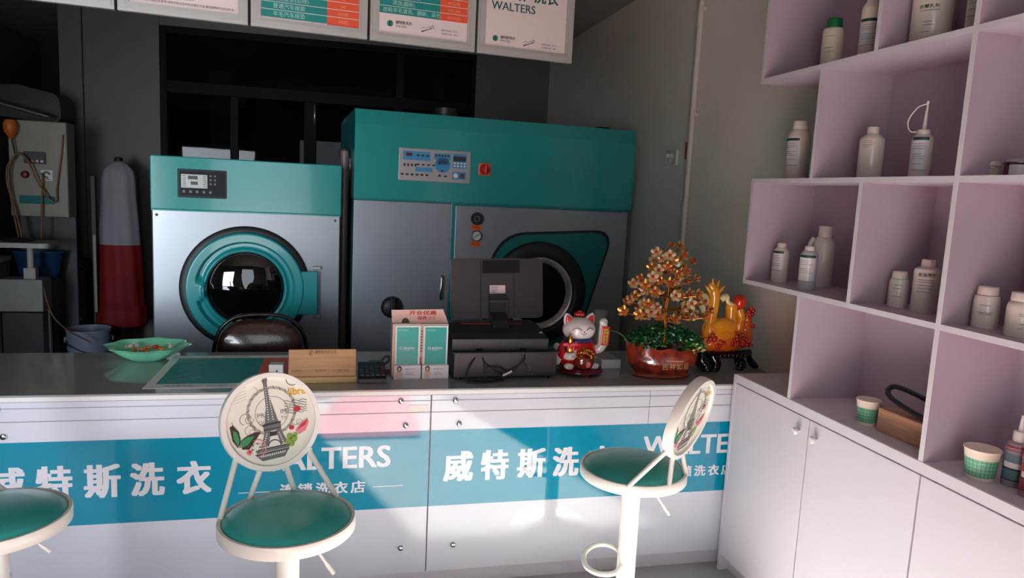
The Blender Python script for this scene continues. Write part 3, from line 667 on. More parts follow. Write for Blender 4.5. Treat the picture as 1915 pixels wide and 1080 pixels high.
for i, tx in enumerate(('注: 以上价格仅供参考,特殊衣物以店内实际报价为准,最终解释权归本店所有。', '凭取衣单领取衣物,请妥善保管,遗失请及时到店挂失。', '衣物洗涤后如有疑问,请于当日内与本店联系。', '会员充值更优惠。', '取衣时间为三至五天。')):
    b.text(tx, .011, (-w+f+.035, -.0059, f+.012+i*.02), fit=(-w+f+.035, (w-f-.012 if i == 0 else -w+f+.20+.03*i), f+.010+i*.02, f+.021+i*.02))
obj('lettering', b, INK, s2)
t, s3, o2, w, f = board(-.834+WB, 'hanging teal and orange price board whose table runs down to the frame', ('b', .044, -.192, .196, .066, ['羊毛汽车座垫', '普通汽车座套', '真皮座垫(后排)', '窗帘(每米)'], ['380起', '400起', '247', '80']))
t, s4, o2, w, f = board(-.834+2*WB, 'hanging price board with teal and orange table above a pale footer', ('c', .118, -.192, .194, .070, ['皮鞋羊毛清洗、翻新、染色', '清洗(翻新)', '皮衣清洗保养'], ['400元起', '150-200', '40元/副'])); footer(s4, o2, .078)
t, s5, o2, w, f = board(-.834+3*WB, 'rightmost hanging board, pale poster with large green lettering', None); footer(s5, o2, .072)
GRL = mat('poster_green_letters', (18, 86, 84), .5)
b = B(); b.text('WALTERS', .04, o2, bold=.02, fit=(-.170, .040, .196, .232)); obj('latin_lettering', b, GRL, s5)
b = B(); b.text('威特斯', .06, o2, bold=.03, fit=(-.196, -.005, .244, .306)); b.text('洗衣', .06, o2, bold=.03, fit=(.030, .150, .246, .31)); 
obj('large_lettering', b, GRL, s5)
t = thing('hanging_rail', 'aluminium rail that carries the hanging boards', 'rail', (0, 3.2, 2.8545), YB)
b = B(); b.bx(-1.32, 1.08, -.012, .014, 0, .03, .002); obj('rail', b, ALU, t)
for x in (-1.2, -.4, .4, 1.0):
    b = B(); b.cyl((x, 0, .03), (x, 0, .1455), .004, n=8); obj('wire', b, ALU, t)
# ------------------------------------------------------------------ things on the counter
ZT = .84
t = thing('candy_dish', 'pale green scalloped dish of sweets at the left end of the counter', 'dish', (-.79, 3.29, ZT))
DG = mat('green_glass', (140, 232, 190), .2, coat=.3, sss=.2)
def scal(a, r, h): return 1+(.055*math.cos(8*a) if h > .03 else .035*math.cos(8*a))*min(1, h/.03)
b = B(); b.lathe([(.0, .0), (.06, .0), (.072, .006), (.10, .022), (.128, .045), (.150, .062), (.158, .064), (.150, .058), (.126, .048), (.098, .028), (.07, .012), (.0, .009)], n=96, sx=1.05, sy=.90, fn=scal); obj('bowl', b, DG, t)
def candy(loc, m, label, grp, rz):
    b = B(); b.sph((0, 0, .008), (.013, .009, .009), 12, 8)
    o = obj('candy', b, m); o.location = loc; o.rotation_euler = (0, 0, rz); tag(o, label, 'candy', grp)
    return o
cR, cO, cY, cC = mat('candy_red', (206, 30, 40), .2, coat=.5), mat('candy_orange', (232, 120, 60), .2, coat=.5), mat('candy_yellow', (236, 170, 60), .2, coat=.5), mat('candy_clear', (226, 196, 176), .15, coat=.6)
for x, y, z, m, l, g, r in ((0.03, -.01, .030, cR, 'shiny red candy on top of the sweets in the green dish', None, .3), (-.05, -.02, .017, cO, 'orange candy lying in the green dish', 'orange candies', 1.2), (-.025, .0, .016, cO, 'orange candy lying in the green dish', 'orange candies', .4), (0.0, -.03, .015, cO, 'orange candy lying in the green dish', 'orange candies', 2.0), (.055, -.01, .018, cY, 'yellow candy lying in the green dish', 'yellow candies', .9), (.035, .03, .017, cY, 'yellow candy lying in the green dish', 'yellow candies', .1), (-.075, .02, .026, cC, 'pale wrapped candy at the rim inside the green dish', 'pale candies', .7), (-.06, .045, .028, cC, 'pale wrapped candy at the rim inside the green dish', 'pale candies', 2.1), (.085, .01, .03, cC, 'pale wrapped candy at the rim inside the green dish', 'pale candies', 1.7), (-.01, .035, .017, cO, 'orange candy lying in the green dish', 'orange candies', 2.6)):
    o = candy((-.79+x, 3.29+y+.01, ZT+z+.016), m, l, g, r)
    if m is cC:
        b = B()
        for s_ in (-1, 1): b.lathe([(.002, 0), (.009, .010), (.0, .008)], (s_*.010, 0, .008), 8, axis='x') if s_ > 0 else b.lathe([(.002, 0), (.009, -.010), (.0, -.008)], (s_*.010, 0, .008), 8, axis='x')
        obj('wrapper_end', b, CLR, o)
# price sheet under the glass edge
t = thing('price_sheet', 'flat teal and orange price sheet lying on the counter behind the middle stool', 'paper', (-.43, 3.06, ZT))
b = B(); b.bx(-.268, .262, -.245, .285, .0003, .0012); sh_ = obj('sheet', b, mat('sheet_white', (236, 238, 236), .45), t)
U, W_ = (1, 0, 0), (0, 1, 0)
b = B(); b.rect(-.235, .115, -.185, .235, (0, 0, .0015), U, W_); obj('teal_column', b, mat('sheet_teal', (20, 150, 148), .45), sh_)
b = B(); b.rect(.115, .240, -.185, .235, (0, 0, .0015), U, W_); obj('orange_column', b, mat('sheet_orange', (236, 92, 72), .45), sh_)
b = B()
for i in range(15): b.rect(-.235, .240, -.16+i*.027, -.158+i*.027, (0, 0, .0018), U, W_)
obj('row_lines', b, mat('sheet_line', (120, 160, 156), .4), sh_)
b = B()
for i, tx in enumerate(('衬衫', '西服上衣', '羽绒服', '毛衣', '大衣', '风衣', '皮衣', '窗帘', '被子', '床单', '鞋子', '裙子', '领带', '西裤', '围巾')):
    b.text(tx, .017, (-.20+.03*(i % 3), -.155+i*.027, .0018), U, W_)
    b.text(str(10+5*i), .015, (.16, -.155+i*.027, .0018), U, W_)
obj('lettering', b, mat('sheet_letters', (150, 196, 190), .4), sh_)
b = B(); b.text('威特斯洗衣', .02, (-.20, -.222, .0018), U, W_); b.text('WALTERS', .016, (-.05, -.222, .0018), U, W_); b.text('价目表', .018, (.10, -.222, .0018), U, W_); b.text('洗衣价目表', .022, (-.06, .25, .0018), U, W_); obj('heading_lettering', b, mat('sheet_ink', (110, 124, 120), .4), sh_)
# white plastic box
t = thing('pump_box', 'small white square plastic box standing beside the bamboo sign', 'box', (-.232, 2.915, ZT), math.radians(-4))
b = B(); b.bx(-.028, .028, -.02, .03, 0, .068, .004); obj('body', b, PLASTW, t)
b = B(); b.flat([(-.002, .042), (.006, .036), (.006, .048)], (0, -.0206, 0)); obj('arrow_mark', b, INK, t)
b = B(); b.flat([(.034, 0), (.055, 0), (.05, .10), (.044, .105)], (0, .03, 0)); b.bx(.034, .056, -.02, .05, 0, .004)
# bamboo sign
t = thing('bamboo_sign', 'slanted bamboo stand board with brown engraved writing on the counter', 'sign', (-.055, 2.87, ZT), math.radians(1))
BAM = mat('bamboo', (206, 154, 104), .4, rgb2=(192, 138, 90), nscale=5, aniso=(1, 6, 22)); BAM2 = mat('bamboo_pale', (214, 178, 120), .45, rgb2=(200, 160, 104), nscale=5, aniso=(1, 6, 22))
b = B(); b.bx(-.133, .133, -.010, .075, 0, .024, .003); obj('foot', b, BAM2, t)
ti = math.radians(-14); up = V((0, -math.sin(ti), math.cos(ti))); nrm = V((0, -math.cos(ti), -math.sin(ti)))
b = B(); b.M = Matrix.Translation((0, .012, .018)) @ Matrix.Rotation(ti, 4, 'X'); b.bx(-.131, .131, -.006, .006, 0, .112, .004); bd = obj('board', b, BAM, t)
o = V((0, .012, .018))+nrm*.0064; BRN = mat('engraved_brown', (96, 56, 32), .6)
b = B(); b.arc(-.046, .097, .009, .0105, 0, 2*PI, o, U, up); b.stroke(catmull([V((-.040, .101, 0)), V((-.049, .101, 0)), V((-.045, .097, 0)), V((-.051, .093, 0)), V((-.042, .092, 0))], 4), .0022, o, U, up)
b.text('威特斯洗衣公司', .015, o, U, up, bold=.02, fit=(-.030, .052, .096, .107)); b.rect(-.030, .052, .0915, .0925, o, U, up); obj('heading', b, BRN, bd)
for x, tx in ((-.118, '微信支付'), (-.026, '支付宝'), (.062, '公众号')):
    b = B(); b.arc(x+.004, .027, .0035, .005, 0, 2*PI, o, U, up); b.text(tx, .009, o, U, up, fit=(x+.012, x+.040, .024, .031)); obj('caption', b, BRN, bd)
# keypad
t = thing('keypad', 'black desktop keypad between the bamboo sign and the leaflet stand', 'keypad', (.140, 2.93, ZT), 0)
b = B(); b.prism([(-.085, 0), (.10, 0), (.10, .045), (-.075, .022), (-.085, .018)], (-.055, 0, 0), u=(0, 1, 0), v=(0, 0, 1), d=-.11); obj('body', b, mat('keypad_black', (34, 32, 34), .4), t)
b = B(); b.bx(-.054, .054, -.0865, -.082, .002, .016, .001); obj('front_strip', b, mat('dull_plum', (82, 60, 62), .35), t)
kn = V((0, -.13, .99)).normalized()
for r in range(4):
    for c_ in range(5):
        y = -.055+r*.03; z = .0235+(y+.075)*.1314
        b = B(); b.box((-.042+c_*.021, y, z+.002), (.016, .022, .006), .0015); obj('key', b, mat('key_grey', (58, 58, 62), .45) if c_ < 4 else mat('key_red', (104, 40, 48), .45), t)
b = B(); b.rect(-.01, .045, .062, .085, (0, 0, .0445), U, (0, 1, .1314)); obj('display', b, mat('lcd_grey', (96, 104, 104), .2), t)
# small curled black thing with a red end behind the keypad
t = thing('desk_tool', 'small black curled wire with dark red foot beside the leaflet stand', 'tool', (.205, 3.02, ZT))
b = B(); b.tube(catmull([(-.02, 0, .055), (.0, 0, .07), (.012, 0, .06), (.004, 0, .045), (-.02, 0, .03), (-.026, 0, .018), (-.01, 0, .01), (.012, 0, .008)], 6), .005, 8); obj('wire', b, BLACK, t)
b = B(); b.bx(-.015, .02, -.012, .012, 0, .012, .004); obj('foot', b, mat('dark_red', (110, 40, 44), .4), t)
# leaflet boxes
PK = mat('pink_card', (224, 184, 170), .5); TL = mat('leaflet_teal', (44, 156, 148), .25, coat=.4); SKIN = mat('print_skin', (226, 182, 164), .5); HAIR = mat('print_hair', (70, 38, 30), .5)
t = thing('display_carton', 'pink card display carton with red writing standing behind two teal leaflet holders', 'carton', (.335, 2.965, ZT), math.radians(1))
b = B(); b.bx(-.115, .115, -.028, .06, 0, .225, .002); obj('body', b, PK, t)
b = B(); b.prism([(-.115, .225), (.120, .225), (.098, .282), (-.118, .278)], (0, -.024, 0), u=(1, 0, 0), v=(0, .12, 1), d=.003); fl = obj('flap', b, PK, t)
o = (0, -.0252, 0); v_ = (0, .12, 1)
b = B(); b.text('开业优惠', .03, o, U, v_, bold=.04, fit=(-.045, .070, .258, .276)); b.text('保养', .02, o, U, v_, bold=.04, fit=(-.010, .030, .238, .254)); b.text('洗衣', .02, o, U, v_, fit=(.034, .068, .238, .254)); obj('lettering', b, mat('print_crimson', (190, 26, 40), .5), fl)
b = B(); b.disc(-.060, .226, .016, o, U, v_, n=20, rz=.02); obj('printed_hair', b, HAIR, fl)
b = B(); b.text('1', .012, (.0, -.0286, .20), U); 
for i in range(8): b.stroke([(.002, .195-.012*i), (.012, .195-.012*i)], .005, (0, -.0286, 0))
obj('printed_rows', b, mat('print_plum', (96, 40, 52), .5), t)
b = B(); b.rect(-.006, .018, .03, .085, (0, -.0285, 0)); obj('printed_patch', b, mat('print_magenta', (196, 110, 130), .5), t)
def leaflet(x, label):
    t = thing('leaflet_holder', label, 'leaflet holder', (x, 2.912, ZT), math.radians(1.5), 'leaflet holders on the counter')
    b = B(); b.bx(-.053, .053, .0, .022, 0, .06, .001); b.bx(-.053, .053, .012, .022, 0, .228, .001); obj('back', b, PLASTW, t)
    b = B(); b.bx(-.050, .050, .003, .0115, .004, .222); lf = obj('leaflets', b, PLASTW, t)
    b = B(); b.rect(-.045, .044, .06, .216, (0, .0026, 0)); obj('teal_cover', b, TL, lf)
    b = B(); b.arc(-.026, .128, .004, .006, 0, 2*PI, (0, .0022, 0)); b.text('威特斯洗衣', .012, (0, .0022, 0), bold=.02, fit=(-.017, .030, .124, .133)); b.text('WALTERS', .006, (0, .0022, 0), fit=(-.017, .010, .118, .122)); b.text('洗衣连锁', .006, (0, .0022, 0), fit=(-.040, .0, .202, .207)); obj('lettering', b, LETW, lf)
    b = B(); b.bx(-.055, .056, -.010, -.001, 0, .058, .001); b.bx(-.055, .056, -.010, .003, 0, .003); pk = obj('card_pocket', b, mat('card_white', (232, 218, 220), .4), t)
    o = (0, -.0104, 0); o2 = (0, -.0107, 0)
    b = B(); b.flat([(-.046, .006), (-.022, .006), (-.018, .028), (-.027, .036), (-.040, .036), (-.048, .024)], o); obj('printed_figure', b, SKIN, pk)
    b = B(); b.disc(-.033, .045, .010, o2, n=20, rz=.012); obj('printed_hair', b, HAIR, pk)
    b = B(); b.disc(-.0335, .043, .0055, (0, -.0110, 0), n=16, rz=.007); obj('printed_face', b, SKIN, pk)
    b = B(); b.text('威特斯洗衣', .006, o2, fit=(-.008, .034, .041, .046)); b.text('会员卡', .008, o2, fit=(-.006, .022, .027, .032)); b.text('享受优质洗护服务', .005, o2, fit=(-.008, .030, .018, .023)); obj('lettering', b, mat('print_rust', (150, 96, 96), .5), pk)
leaflet(.282, 'left of the two teal leaflet holders, next to the keypad')
leaflet(.398, 'right of the two teal leaflet holders, against the black cash drawer')
# cash drawer and point of sale terminal
CB = mat('drawer_black', (56, 50, 52), .38, bump=.05, bscale=400); CB2 = mat('terminal_black', (44, 44, 46), .4)
t = thing('cash_drawer', 'wide black steel cash drawer standing under the till terminal', 'cash drawer', (.682, 3.07, ZT), math.radians(1.5))
b = B(); b.bx(-.215, .232, -.19, .21, .012, .117, .003); obj('body', b, CB, t)
b = B(); b.bx(-.222, .240, -.196, .215, .112, .119, .002); obj('lid', b, BLACK, t)
for x in (-.19, .195):
    for y in (-.17, .18):
        b = B(); b.cyl((x, y, 0), (x, y, .013), .014, n=14); obj('foot', b, BLACK, t)
b = B(); b.bx(.10, .118, -.1915, -.19, .035, .058); obj('cable_port', b, mat('port_grey', (84, 82, 86), .4), t)
t = thing('till_terminal', 'black till terminal seen from behind, its screen on a short neck', 'till', (.675, 3.07, ZT+.119), math.radians(1.0))
b = B(); b.prism([(-.16, 0), (.15, 0), (.15, .075), (.05, .080), (-.10, .062), (-.16, .048)], (-.212, 0, 0), u=(0, 1, 0), v=(0, 0, 1), d=-.42); base = obj('printer_base', b, CB2, t)
for x0, n in ((-.135, 3), (-.045, 10), (.13, 3)):
    b = B()
    for i in range(n): b.flat([(x0+i*.0125, .014), (x0+.004+i*.0125, .014), (x0+.013+i*.0125, .034), (x0+.009+i*.0125, .034)], (0, -.1608, 0))
    obj('vent_slots', b, mat('slot_black', (12, 12, 13), .6), base)
for x in (-.095, .095):
    b = B(); b.bx(x-.015, x+.015, -.163, -.158, .0, .009, .001); obj('cable_notch', b, BLACKG, base)
b = B(); b.bx(-.145, .135, .02, .055, .0775, .083, .002); obj('red_strip', b, mat('strip_red', (120, 42, 46), .4), t)
b = B(); b.bx(.185, .198, -.10, -.09, .06, .066, .001); obj('white_tab', b, PLASTW, t)
b = B(); b.prism([(-.03, .065), (.05, .065), (.07, .12), (.085, .20), (.07, .205), (.045, .13), (-.005, .10)], (-.008, 0, 0), u=(0, 1, 0), v=(0, 0, 1), d=-.075); obj('neck', b, BLACK, t)
b = B(); b.bx(-.006, .082, .058, .068, .085, .185, .003); obj('neck_cover', b, mat('cover_black', (32, 32, 33), .35), t)
lean = math.radians(-8)
Mm = Matrix.Translation((.042, .085, .095)) @ Matrix.Rotation(lean, 4, 'X') @ Matrix.Rotation(math.radians(-1.2), 4, 'Y')
def rr(x0, x1, z0, z1, r): return rounded([(x0, z0), (x1, z0), (x1, z1), (x0, z1)], [r]*4, 6)
b = B(); b.M = Mm; b.prism(rr(-.216, .212, 0, .272, .022), (0, 0, 0), d=.022); sc_ = obj('screen_housing', b, mat('housing_black', (50, 46, 45), .42, bump=.04, bscale=500), t)
b = B(); b.M = Mm; b.prism(rr(-.218, .214, -.002, .274, .022), (0, .022, 0), d=.006); obj('bezel', b, mat('bezel_grey', (120, 116, 116), .3), sc_)
b = B(); b.M = Mm; b.rect(-.205, .20, .012, .26, (0, .0285, 0)); obj('screen', b, BLACKG, sc_)
b = B(); b.M = Mm; b.prism(rr(-.075, .10, .205, .264, .006), (0, -.004, 0), d=.005); obj('camera_block', b, mat('block_black', (14, 15, 18), .25), sc_)
b = B(); b.M = Mm; b.rect(-.0855, -.083, .0, .27, (0, -.0006, 0)); b.rect(.072, .0745, .0, .21, (0, -.0006, 0)); obj('seam', b, BLACKG, sc_)
b = B(); b.M = Mm; b.rect(-.041, .032, .112, .150, (0, -.0008, 0)); lb = obj('rating_label', b, mat('label_pinkwhite', (226, 206, 204), .4), sc_)
b = B(); b.M = Mm
for i, w_ in enumerate((.034, .030, .036, .024, .028)): b.rect(-.036, -.036+w_, .142-i*.0066, .1445-i*.0066, (0, -.0012, 0))
obj('label_lines', b, GREYINK, lb)
CBL = mat('cable_black', (16, 16, 17), .5)
t = thing('till_cable', 'tangle of thin black cables hanging from the till onto the counter', 'cable', (.60, 2.855, ZT))
for pts in ([(-.02, .045, .118), (-.045, .02, .09), (-.07, .005, .05), (-.075, -.005, .01), (-.05, -.02, .005), (0, -.03, .005), (.04, -.022, .005)], [(-.01, .045, .118), (-.004, .015, .08), (.02, .01, .055), (.06, .005, .03), (.08, -.005, .008), (.04, -.02, .006), (-.02, -.035, .005), (-.08, -.025, .005)], [(-.005, .045, .118), (0, .015, .06), (.004, .005, .012), (.03, -.01, .005), (.08, -.01, .006)], [(.175, .045, .118), (.170, .012, .09), (.14, .01, .055), (.115, .005, .04), (.075, .0, .02), (.02, -.006, .006), (-.06, -.006, .005)], [(.166, .02, .082), (.18, .012, .06), (.19, .018, .045)], [(.01, .012, .05), (.03, .008, .055), (.07, .008, .052), (.085, .005, .03), (.06, .0, .008)]):
    b = B(); b.tube(catmull(pts, 5), .0036, 8); obj('cord', b, CBL, t)
b = B(); b.cyl((.115, .003, .041), (.076, -.003, .024), .005, n=10); obj('white_sleeve', b, PLASTW, t)
# white box behind the cat
t = thing('white_carton', 'flat white box lying behind the beckoning cat', 'box', (1.245, 3.12, ZT), math.radians(2))
b = B(); b.bx(-.06, .035, -.075, .085, 0, .042, .002); obj('body', b, mat('carton_white', (226, 222, 220), .4), t)
b = B(); b.rect(-.058, .033, -.072, .083, (0, 0, .0424), U, W_); obj('top_label', b, mat('carton_grey', (160, 152, 150), .5), t)
b = B(); b.disc(-.03, .04, .006, (0, 0, .0428), U, W_, n=12); obj('red_dot', b, RED, t)
# office chair behind the counter
t = thing('staff_chair', 'brown leather chair with a rounded back tucked behind the counter', 'chair', (-.38, 3.80, 0), math.radians(4))
LE = mat('brown_leather', (58, 34, 30), .18, coat=.35, noise=.25, nscale=30, bump=.1, bscale=120)
prof = rounded([(-.225, .60), (.225, .60), (.20, .86), (.12, .925), (-.12, .925), (-.20, .86)], [.06, .06, .12, .2, .2, .12], 8)
b = B()
nz = len(prof); pts = []; F = []
for k, (s_, y) in enumerate(((.86, -.048), (.965, -.036), (1.0, -.012), (1.0, .012), (.965, .03))):
    for p_ in prof: pts.append((p_[0]*s_, y+(.10*(p_[0]/.225)**2)*-.5, (p_[1]-.76)*s_+.76))
for k in range(4):
    for j in range(nz): F.append((k*nz+j, k*nz+(j+1) % nz, (k+1)*nz+(j+1) % nz, (k+1)*nz+j))
F.append(tuple(range(nz))); F.append(tuple(range(4*nz, 5*nz)))
b.add(pts, F); bk = obj('backrest', b, LE, t, smooth=55)
b = B(); b.tube(catmull([(-.235, .0, .58), (-.232, .0, .70), (-.205, .0, .85), (-.13, .0, .93), (0, .0, .948), (.13, .0, .93), (.205, .0, .85), (.232, .0, .70), (.235, .0, .58)], 6), .010, 10); obj('back_frame', b, mat('dark_brown_frame', (34, 20, 18), .25), t)
b = B(); b.bx(-.235, .235, -.43, .02, .41, .48, .03, 3); obj('seat', b, LE, t)
b = B(); b.bx(-.20, .20, -.012, .012, .725, .742, .004); obj('grey_slat', b, GREYM, t)
for x in (-.215, .215):
    for y, zt in ((0, .60), (-.40, .42)):
        b = B(); b.cyl((x, y, 0), (x*1.02 if zt > .5 else x, y, zt), .012, n=12); obj('leg', b, MATS['dark_brown_frame'], t)
# ------------------------------------------------------------------ beckoning cat on its red stand
CATX, CATY = 1.055, 2.965
t = thing('round_stand', 'round dark red wooden stand under the beckoning cat', 'stand', (CATX, CATY, ZT))
RW = mat('red_lacquer', (112, 22, 34), .2, coat=.4)
b = B(); b.lathe([(0, .012), (.095, .012), (.104, .016), (.104, .024), (.096, .028), (.098, .033), (.088, .037), (0, .037)], n=48, sx=1.0, sy=.85); obj('plate', b, RW, t)
for a in (-90, 30, 150):
    a = math.radians(a); b = B(); b.box((.075*math.cos(a), .065*math.sin(a), .007), (.034, .02, .014), .003, rot=Quaternion((0, 0, 1), a+PI/2)); obj('foot', b, RW, t)
zc = ZT+.037
t = thing('lucky_cat', 'red and white beckoning cat figurine with one paw raised, on a round stand', 'figurine', (CATX-.018, CATY, zc), math.radians(4))
CW = mat('cat_white', (240, 232, 226), .14, coat=.5); CR = mat('cat_red', (206, 22, 28), .16, coat=.5); CP = mat('cat_pink', (226, 60, 66), .25, coat=.3)
# body: one continuous lathe-like surface (robe below, head above)
b = B()
b.lathe([(.0, .0), (.060, .0), (.078, .012), (.087, .045), (.086, .075), (.074, .105), (.056, .122), (.0, .125)], n=40, sx=1.0, sy=.82); obj('body', b, CR, t)
b = B(); b.sph((.0, -.004, .165), (.075, .062, .055), 32, 20); hd = obj('head', b, CW, t)
b = B(); b.lathe([(.050, .112), (.066, .116), (.070, .123), (.064, .130), (.05, .131)], (0, -.004, 0), n=40, sx=1.0, sy=.85); obj('collar', b, mat('cat_blue', (46, 56, 120), .25, coat=.3), t)
for s_ in (-1, 1):
    b = B(); b.M = Matrix.Translation((s_*.050, 0, .203)) @ Matrix.Rotation(s_*math.radians(24), 4, 'Y')
    b.lathe([(.026, -.012), (.024, .006), (.014, .026), (.004, .036), (0, .037)], n=20, sx=1, sy=.55); e = obj('ear', b, CW, hd)
    b = B(); b.M = Matrix.Translation((s_*.050, -.0085, .203)) @ Matrix.Rotation(s_*math.radians(24), 4, 'Y')
    b.lathe([(.018, -.008), (.017, .005), (.009, .020), (0, .028)], n=16, sx=1, sy=.45); obj('inner_ear', b, CP, hd)
def onhead(x, z, k=1.012):
    zz = (z-.165)/.055; xx = x/.075; q = max(0, 1-xx*xx-zz*zz); return V((x, -.004-.062*math.sqrt(q)*k, z))
for s_ in (-1, 1):
    b = B(); b.tube([onhead(s_*.030+.018*math.cos(a), .168+.012*math.sin(a)) for a in [PI*i/10 for i in range(11)]], .0014, 6); obj('eye', b, INK, hd)
b = B(); b.sph(onhead(0, .163), (.0035, .003, .0028), 10, 8); obj('nose', b, CP, hd)
b = B(); b.tube([onhead(x, .152-.010*math.cos(x*120)+.008) for x in [(-.012+.002*i) for i in range(13)]], .0012, 6); b.tube([onhead(0, .161-.002*i) for i in range(4)], .001, 6); obj('mouth', b, mat('cat_mouth', (150, 40, 44), .4), hd)
b = B(); b.lathe([(.0, .214), (.022, .214), (.023, .224), (.0, .226)], n=24); hat = obj('hat', b, INK, t)
b = B()
for k in range(9): a = k*2*PI/9; b.sph((.016*math.cos(a), .014*math.sin(a), .232), (.010, .010, .008), 10, 6)
b.sph((0, 0, .238), (.014, .013, .011), 12, 8); obj('hat_pompom', b, CR, hat)
b = B()
for k in range(8): a = k*2*PI/8; b.sph((.0225*math.cos(a), .0225*math.sin(a), .221), .0032, 8, 6)
obj('hat_gold_bead', b, GOLD, hat)
# raised arm on the right, with its scroll
b = B(); b.tube(catmull([(.066, -.012, .075), (.088, -.022, .078), (.104, -.026, .096), (.108, -.026, .140), (.106, -.028, .190)], 6), [.018+.004*math.sin(i/24*PI) for i in range(25)], 14); b.sph((.104, -.032, .200), (.020, .018, .019), 16, 10); arm = obj('raised_arm', b, CW, t)
b = B()
for k in (-1, 0, 1): b.tube([(.104+k*.008, -.051, .205), (.104+k*.008, -.050, .195)], .0012, 6)
obj('paw_line', b, INK, arm)
b = B(); b.box((.108, -.050, .142), (.038, .006, .084), .002, rot=Quaternion((0, 1, 0), math.radians(3))); sc2 = obj('scroll', b, CR, arm)
b = B(); b.box((.108, -.0535, .142), (.021, .002, .064), 0, rot=Quaternion((0, 1, 0), math.radians(3))); obj('scroll_gold', b, mat('scroll_yellow', (234, 178, 40), .35), sc2)
b = B()
for k, ch in enumerate('招财进宝'): b.text(ch, .014, (.0, -.0549, 0), bold=.02, fit=(.1015+.0008*(1.5-k), .1145+.0008*(1.5-k), .158-k*.015, .1695-k*.015))
obj('lettering', b, mat('scroll_ink', (60, 40, 10), .5), sc2)
# left arm holding a gold gourd with a pink bow
b = B(); b.tube(catmull([(-.072, -.01, .085), (-.085, -.035, .065), (-.070, -.060, .058), (-.058, -.070, .060)], 6), [.020]*10+[.018]*9, 14); b.sph((-.056, -.072, .060), (.021, .018, .017), 16, 10); arm2 = obj('lower_arm', b, CW, t)
b = B(); b.tube(catmull([(-.064, -.004, .092), (-.080, -.022, .074), (-.082, -.042, .062), (-.074, -.054, .058)], 6), [.020]+[.0235]*17+[.021], 14); obj('sleeve', b, CR, arm2)
b = B()
for k in (-1, 0, 1): b.tube([(-.056+k*.007, -.091, .066), (-.056+k*.007, -.091, .056)], .0012, 6)
obj('paw_line', b, INK, arm2)
b = B(); b.lathe([(0, .078), (.014, .082), (.017, .094), (.010, .105), (.006, .110), (.010, .118), (.014, .130), (.010, .144), (.004, .152), (0, .158)], (-.064, -.066, 0), n=20); obj('gourd', b, GOLD, arm2)
b = B()
for s_ in (-1, 1): b.sph((-.064+s_*.020, -.074, .112), (.018, .006, .008), 12, 8); b.sph((-.064+s_*.012, -.078, .098), (.005, .004, .014), 10, 6)
b.sph((-.064, -.078, .110), .007, 10, 8); obj('bow', b, mat('cat_bow', (226, 84, 96), .35), arm2)
b = B(); b.sph((-.088, .02, .05), (.016, .05, .05), 16, 10); obj('tail_side', b, CW, t)
for s_ in (-1, 1):
    b = B(); b.sph((s_*.060, -.058, .012), (.022, .026, .014), 16, 10); ft = obj('foot', b, CW, t)
    b = B()
    for k in (-1, 0, 1): b.tube([(s_*.060+k*.008, -.0815, .018), (s_*.060+k*.008, -.084, .008)], .0013, 6)
    obj('toe_line', b, INK, ft)
b = B(); b.lathe([(0, .0), (.030, .002), (.044, .015), (.048, .035), (.046, .050), (.049, .054), (.047, .058), (.0, .056)], (.006, -.066, 0), n=32, sx=1, sy=.75); bw = obj('treasure_bowl', b, mat('cat_brown', (120, 40, 26), .2, coat=.4), t)
b = B()
for k in range(48):
    a = random.random()*2*PI; r = .046*math.sqrt(random.random()); h = .060+.034*(1-(r/.042)**2)
    b.box((.006+r*math.cos(a), -.066+r*.75*math.sin(a), h), (.016, .012, .006), .0015, rot=Quaternion((random.random(), random.random(), random.random()), random.random()*1.2))
obj('gold_coins', b, GOLD, bw)
b = B(); b.disc(.012, .026, .012, (0, -.1024, 0), n=6, rz=.013); obj('bowl_emblem', b, CR, bw)

# ------------------------------------------------------------------ golden money tree in a red pot
TX, TY = 1.422, 2.915
t = thing('money_tree', 'gold wire tree with red-centred blossoms in a reddish oval pot', 'ornamental tree', (TX, TY, ZT), math.radians(-2))
POT = mat('pot_amber', (176, 62, 34), .16, coat=.5, rgb2=(116, 34, 24), nscale=28, bump=.35, bscale=90)
def potf(a, r, h):
    k = 1.0
    if h > .09: k += .035*math.cos(2*a)*(h-.09)/.05 + .02*math.cos(6*a)*(h-.09)/.05
    return k
prof = [(.0, .0), (.116, .0), (.121, .006), (.118, .016), (.112, .021), (.126, .035), (.143, .062), (.152, .092), (.151, .118), (.144, .134), (.134, .132), (.136, .11), (.0, .108)]
b = B(); b.lathe(prof, n=64, sx=1.12, sy=.62, fn=potf)
for v_ in b.bm.verts:
    if v_.co.z > .10: v_.co.z += .028*max(0, -v_.co.x/.16)**1.5 + .006*math.cos(v_.co.x*60)*(v_.co.z-.10)/.034
pot = obj('pot', b, POT, t)
GLT = mat('gilt_letters', (222, 176, 112), .35, metal=.4)
b = B()
def onpot(p):
    x = p.x; y = -.62*math.sqrt(max(1e-5, .148**2-(x/1.12)**2))-.003; return V((x, y, p.y))
for k, ch in enumerate('吉祥如意'): b.text(ch, .03, (0, 0, 0), bold=.01, fit=(-.035+k*.034, -.006+k*.034, .048, .078), bend=onpot)
b.stroke([(-.02, .090), (.06, .086)], .003, (0, -.098, 0)); obj('lettering', b, GLT, pot)
b = B(); b.lathe([(.127, .004), (.131, .010), (.127, .016), (.12, .016), (.12, .004)], n=64, sx=1.06, sy=.62); obj('pot_foot', b, mat('pot_rim', (150, 58, 26), .12, coat=.6), pot)
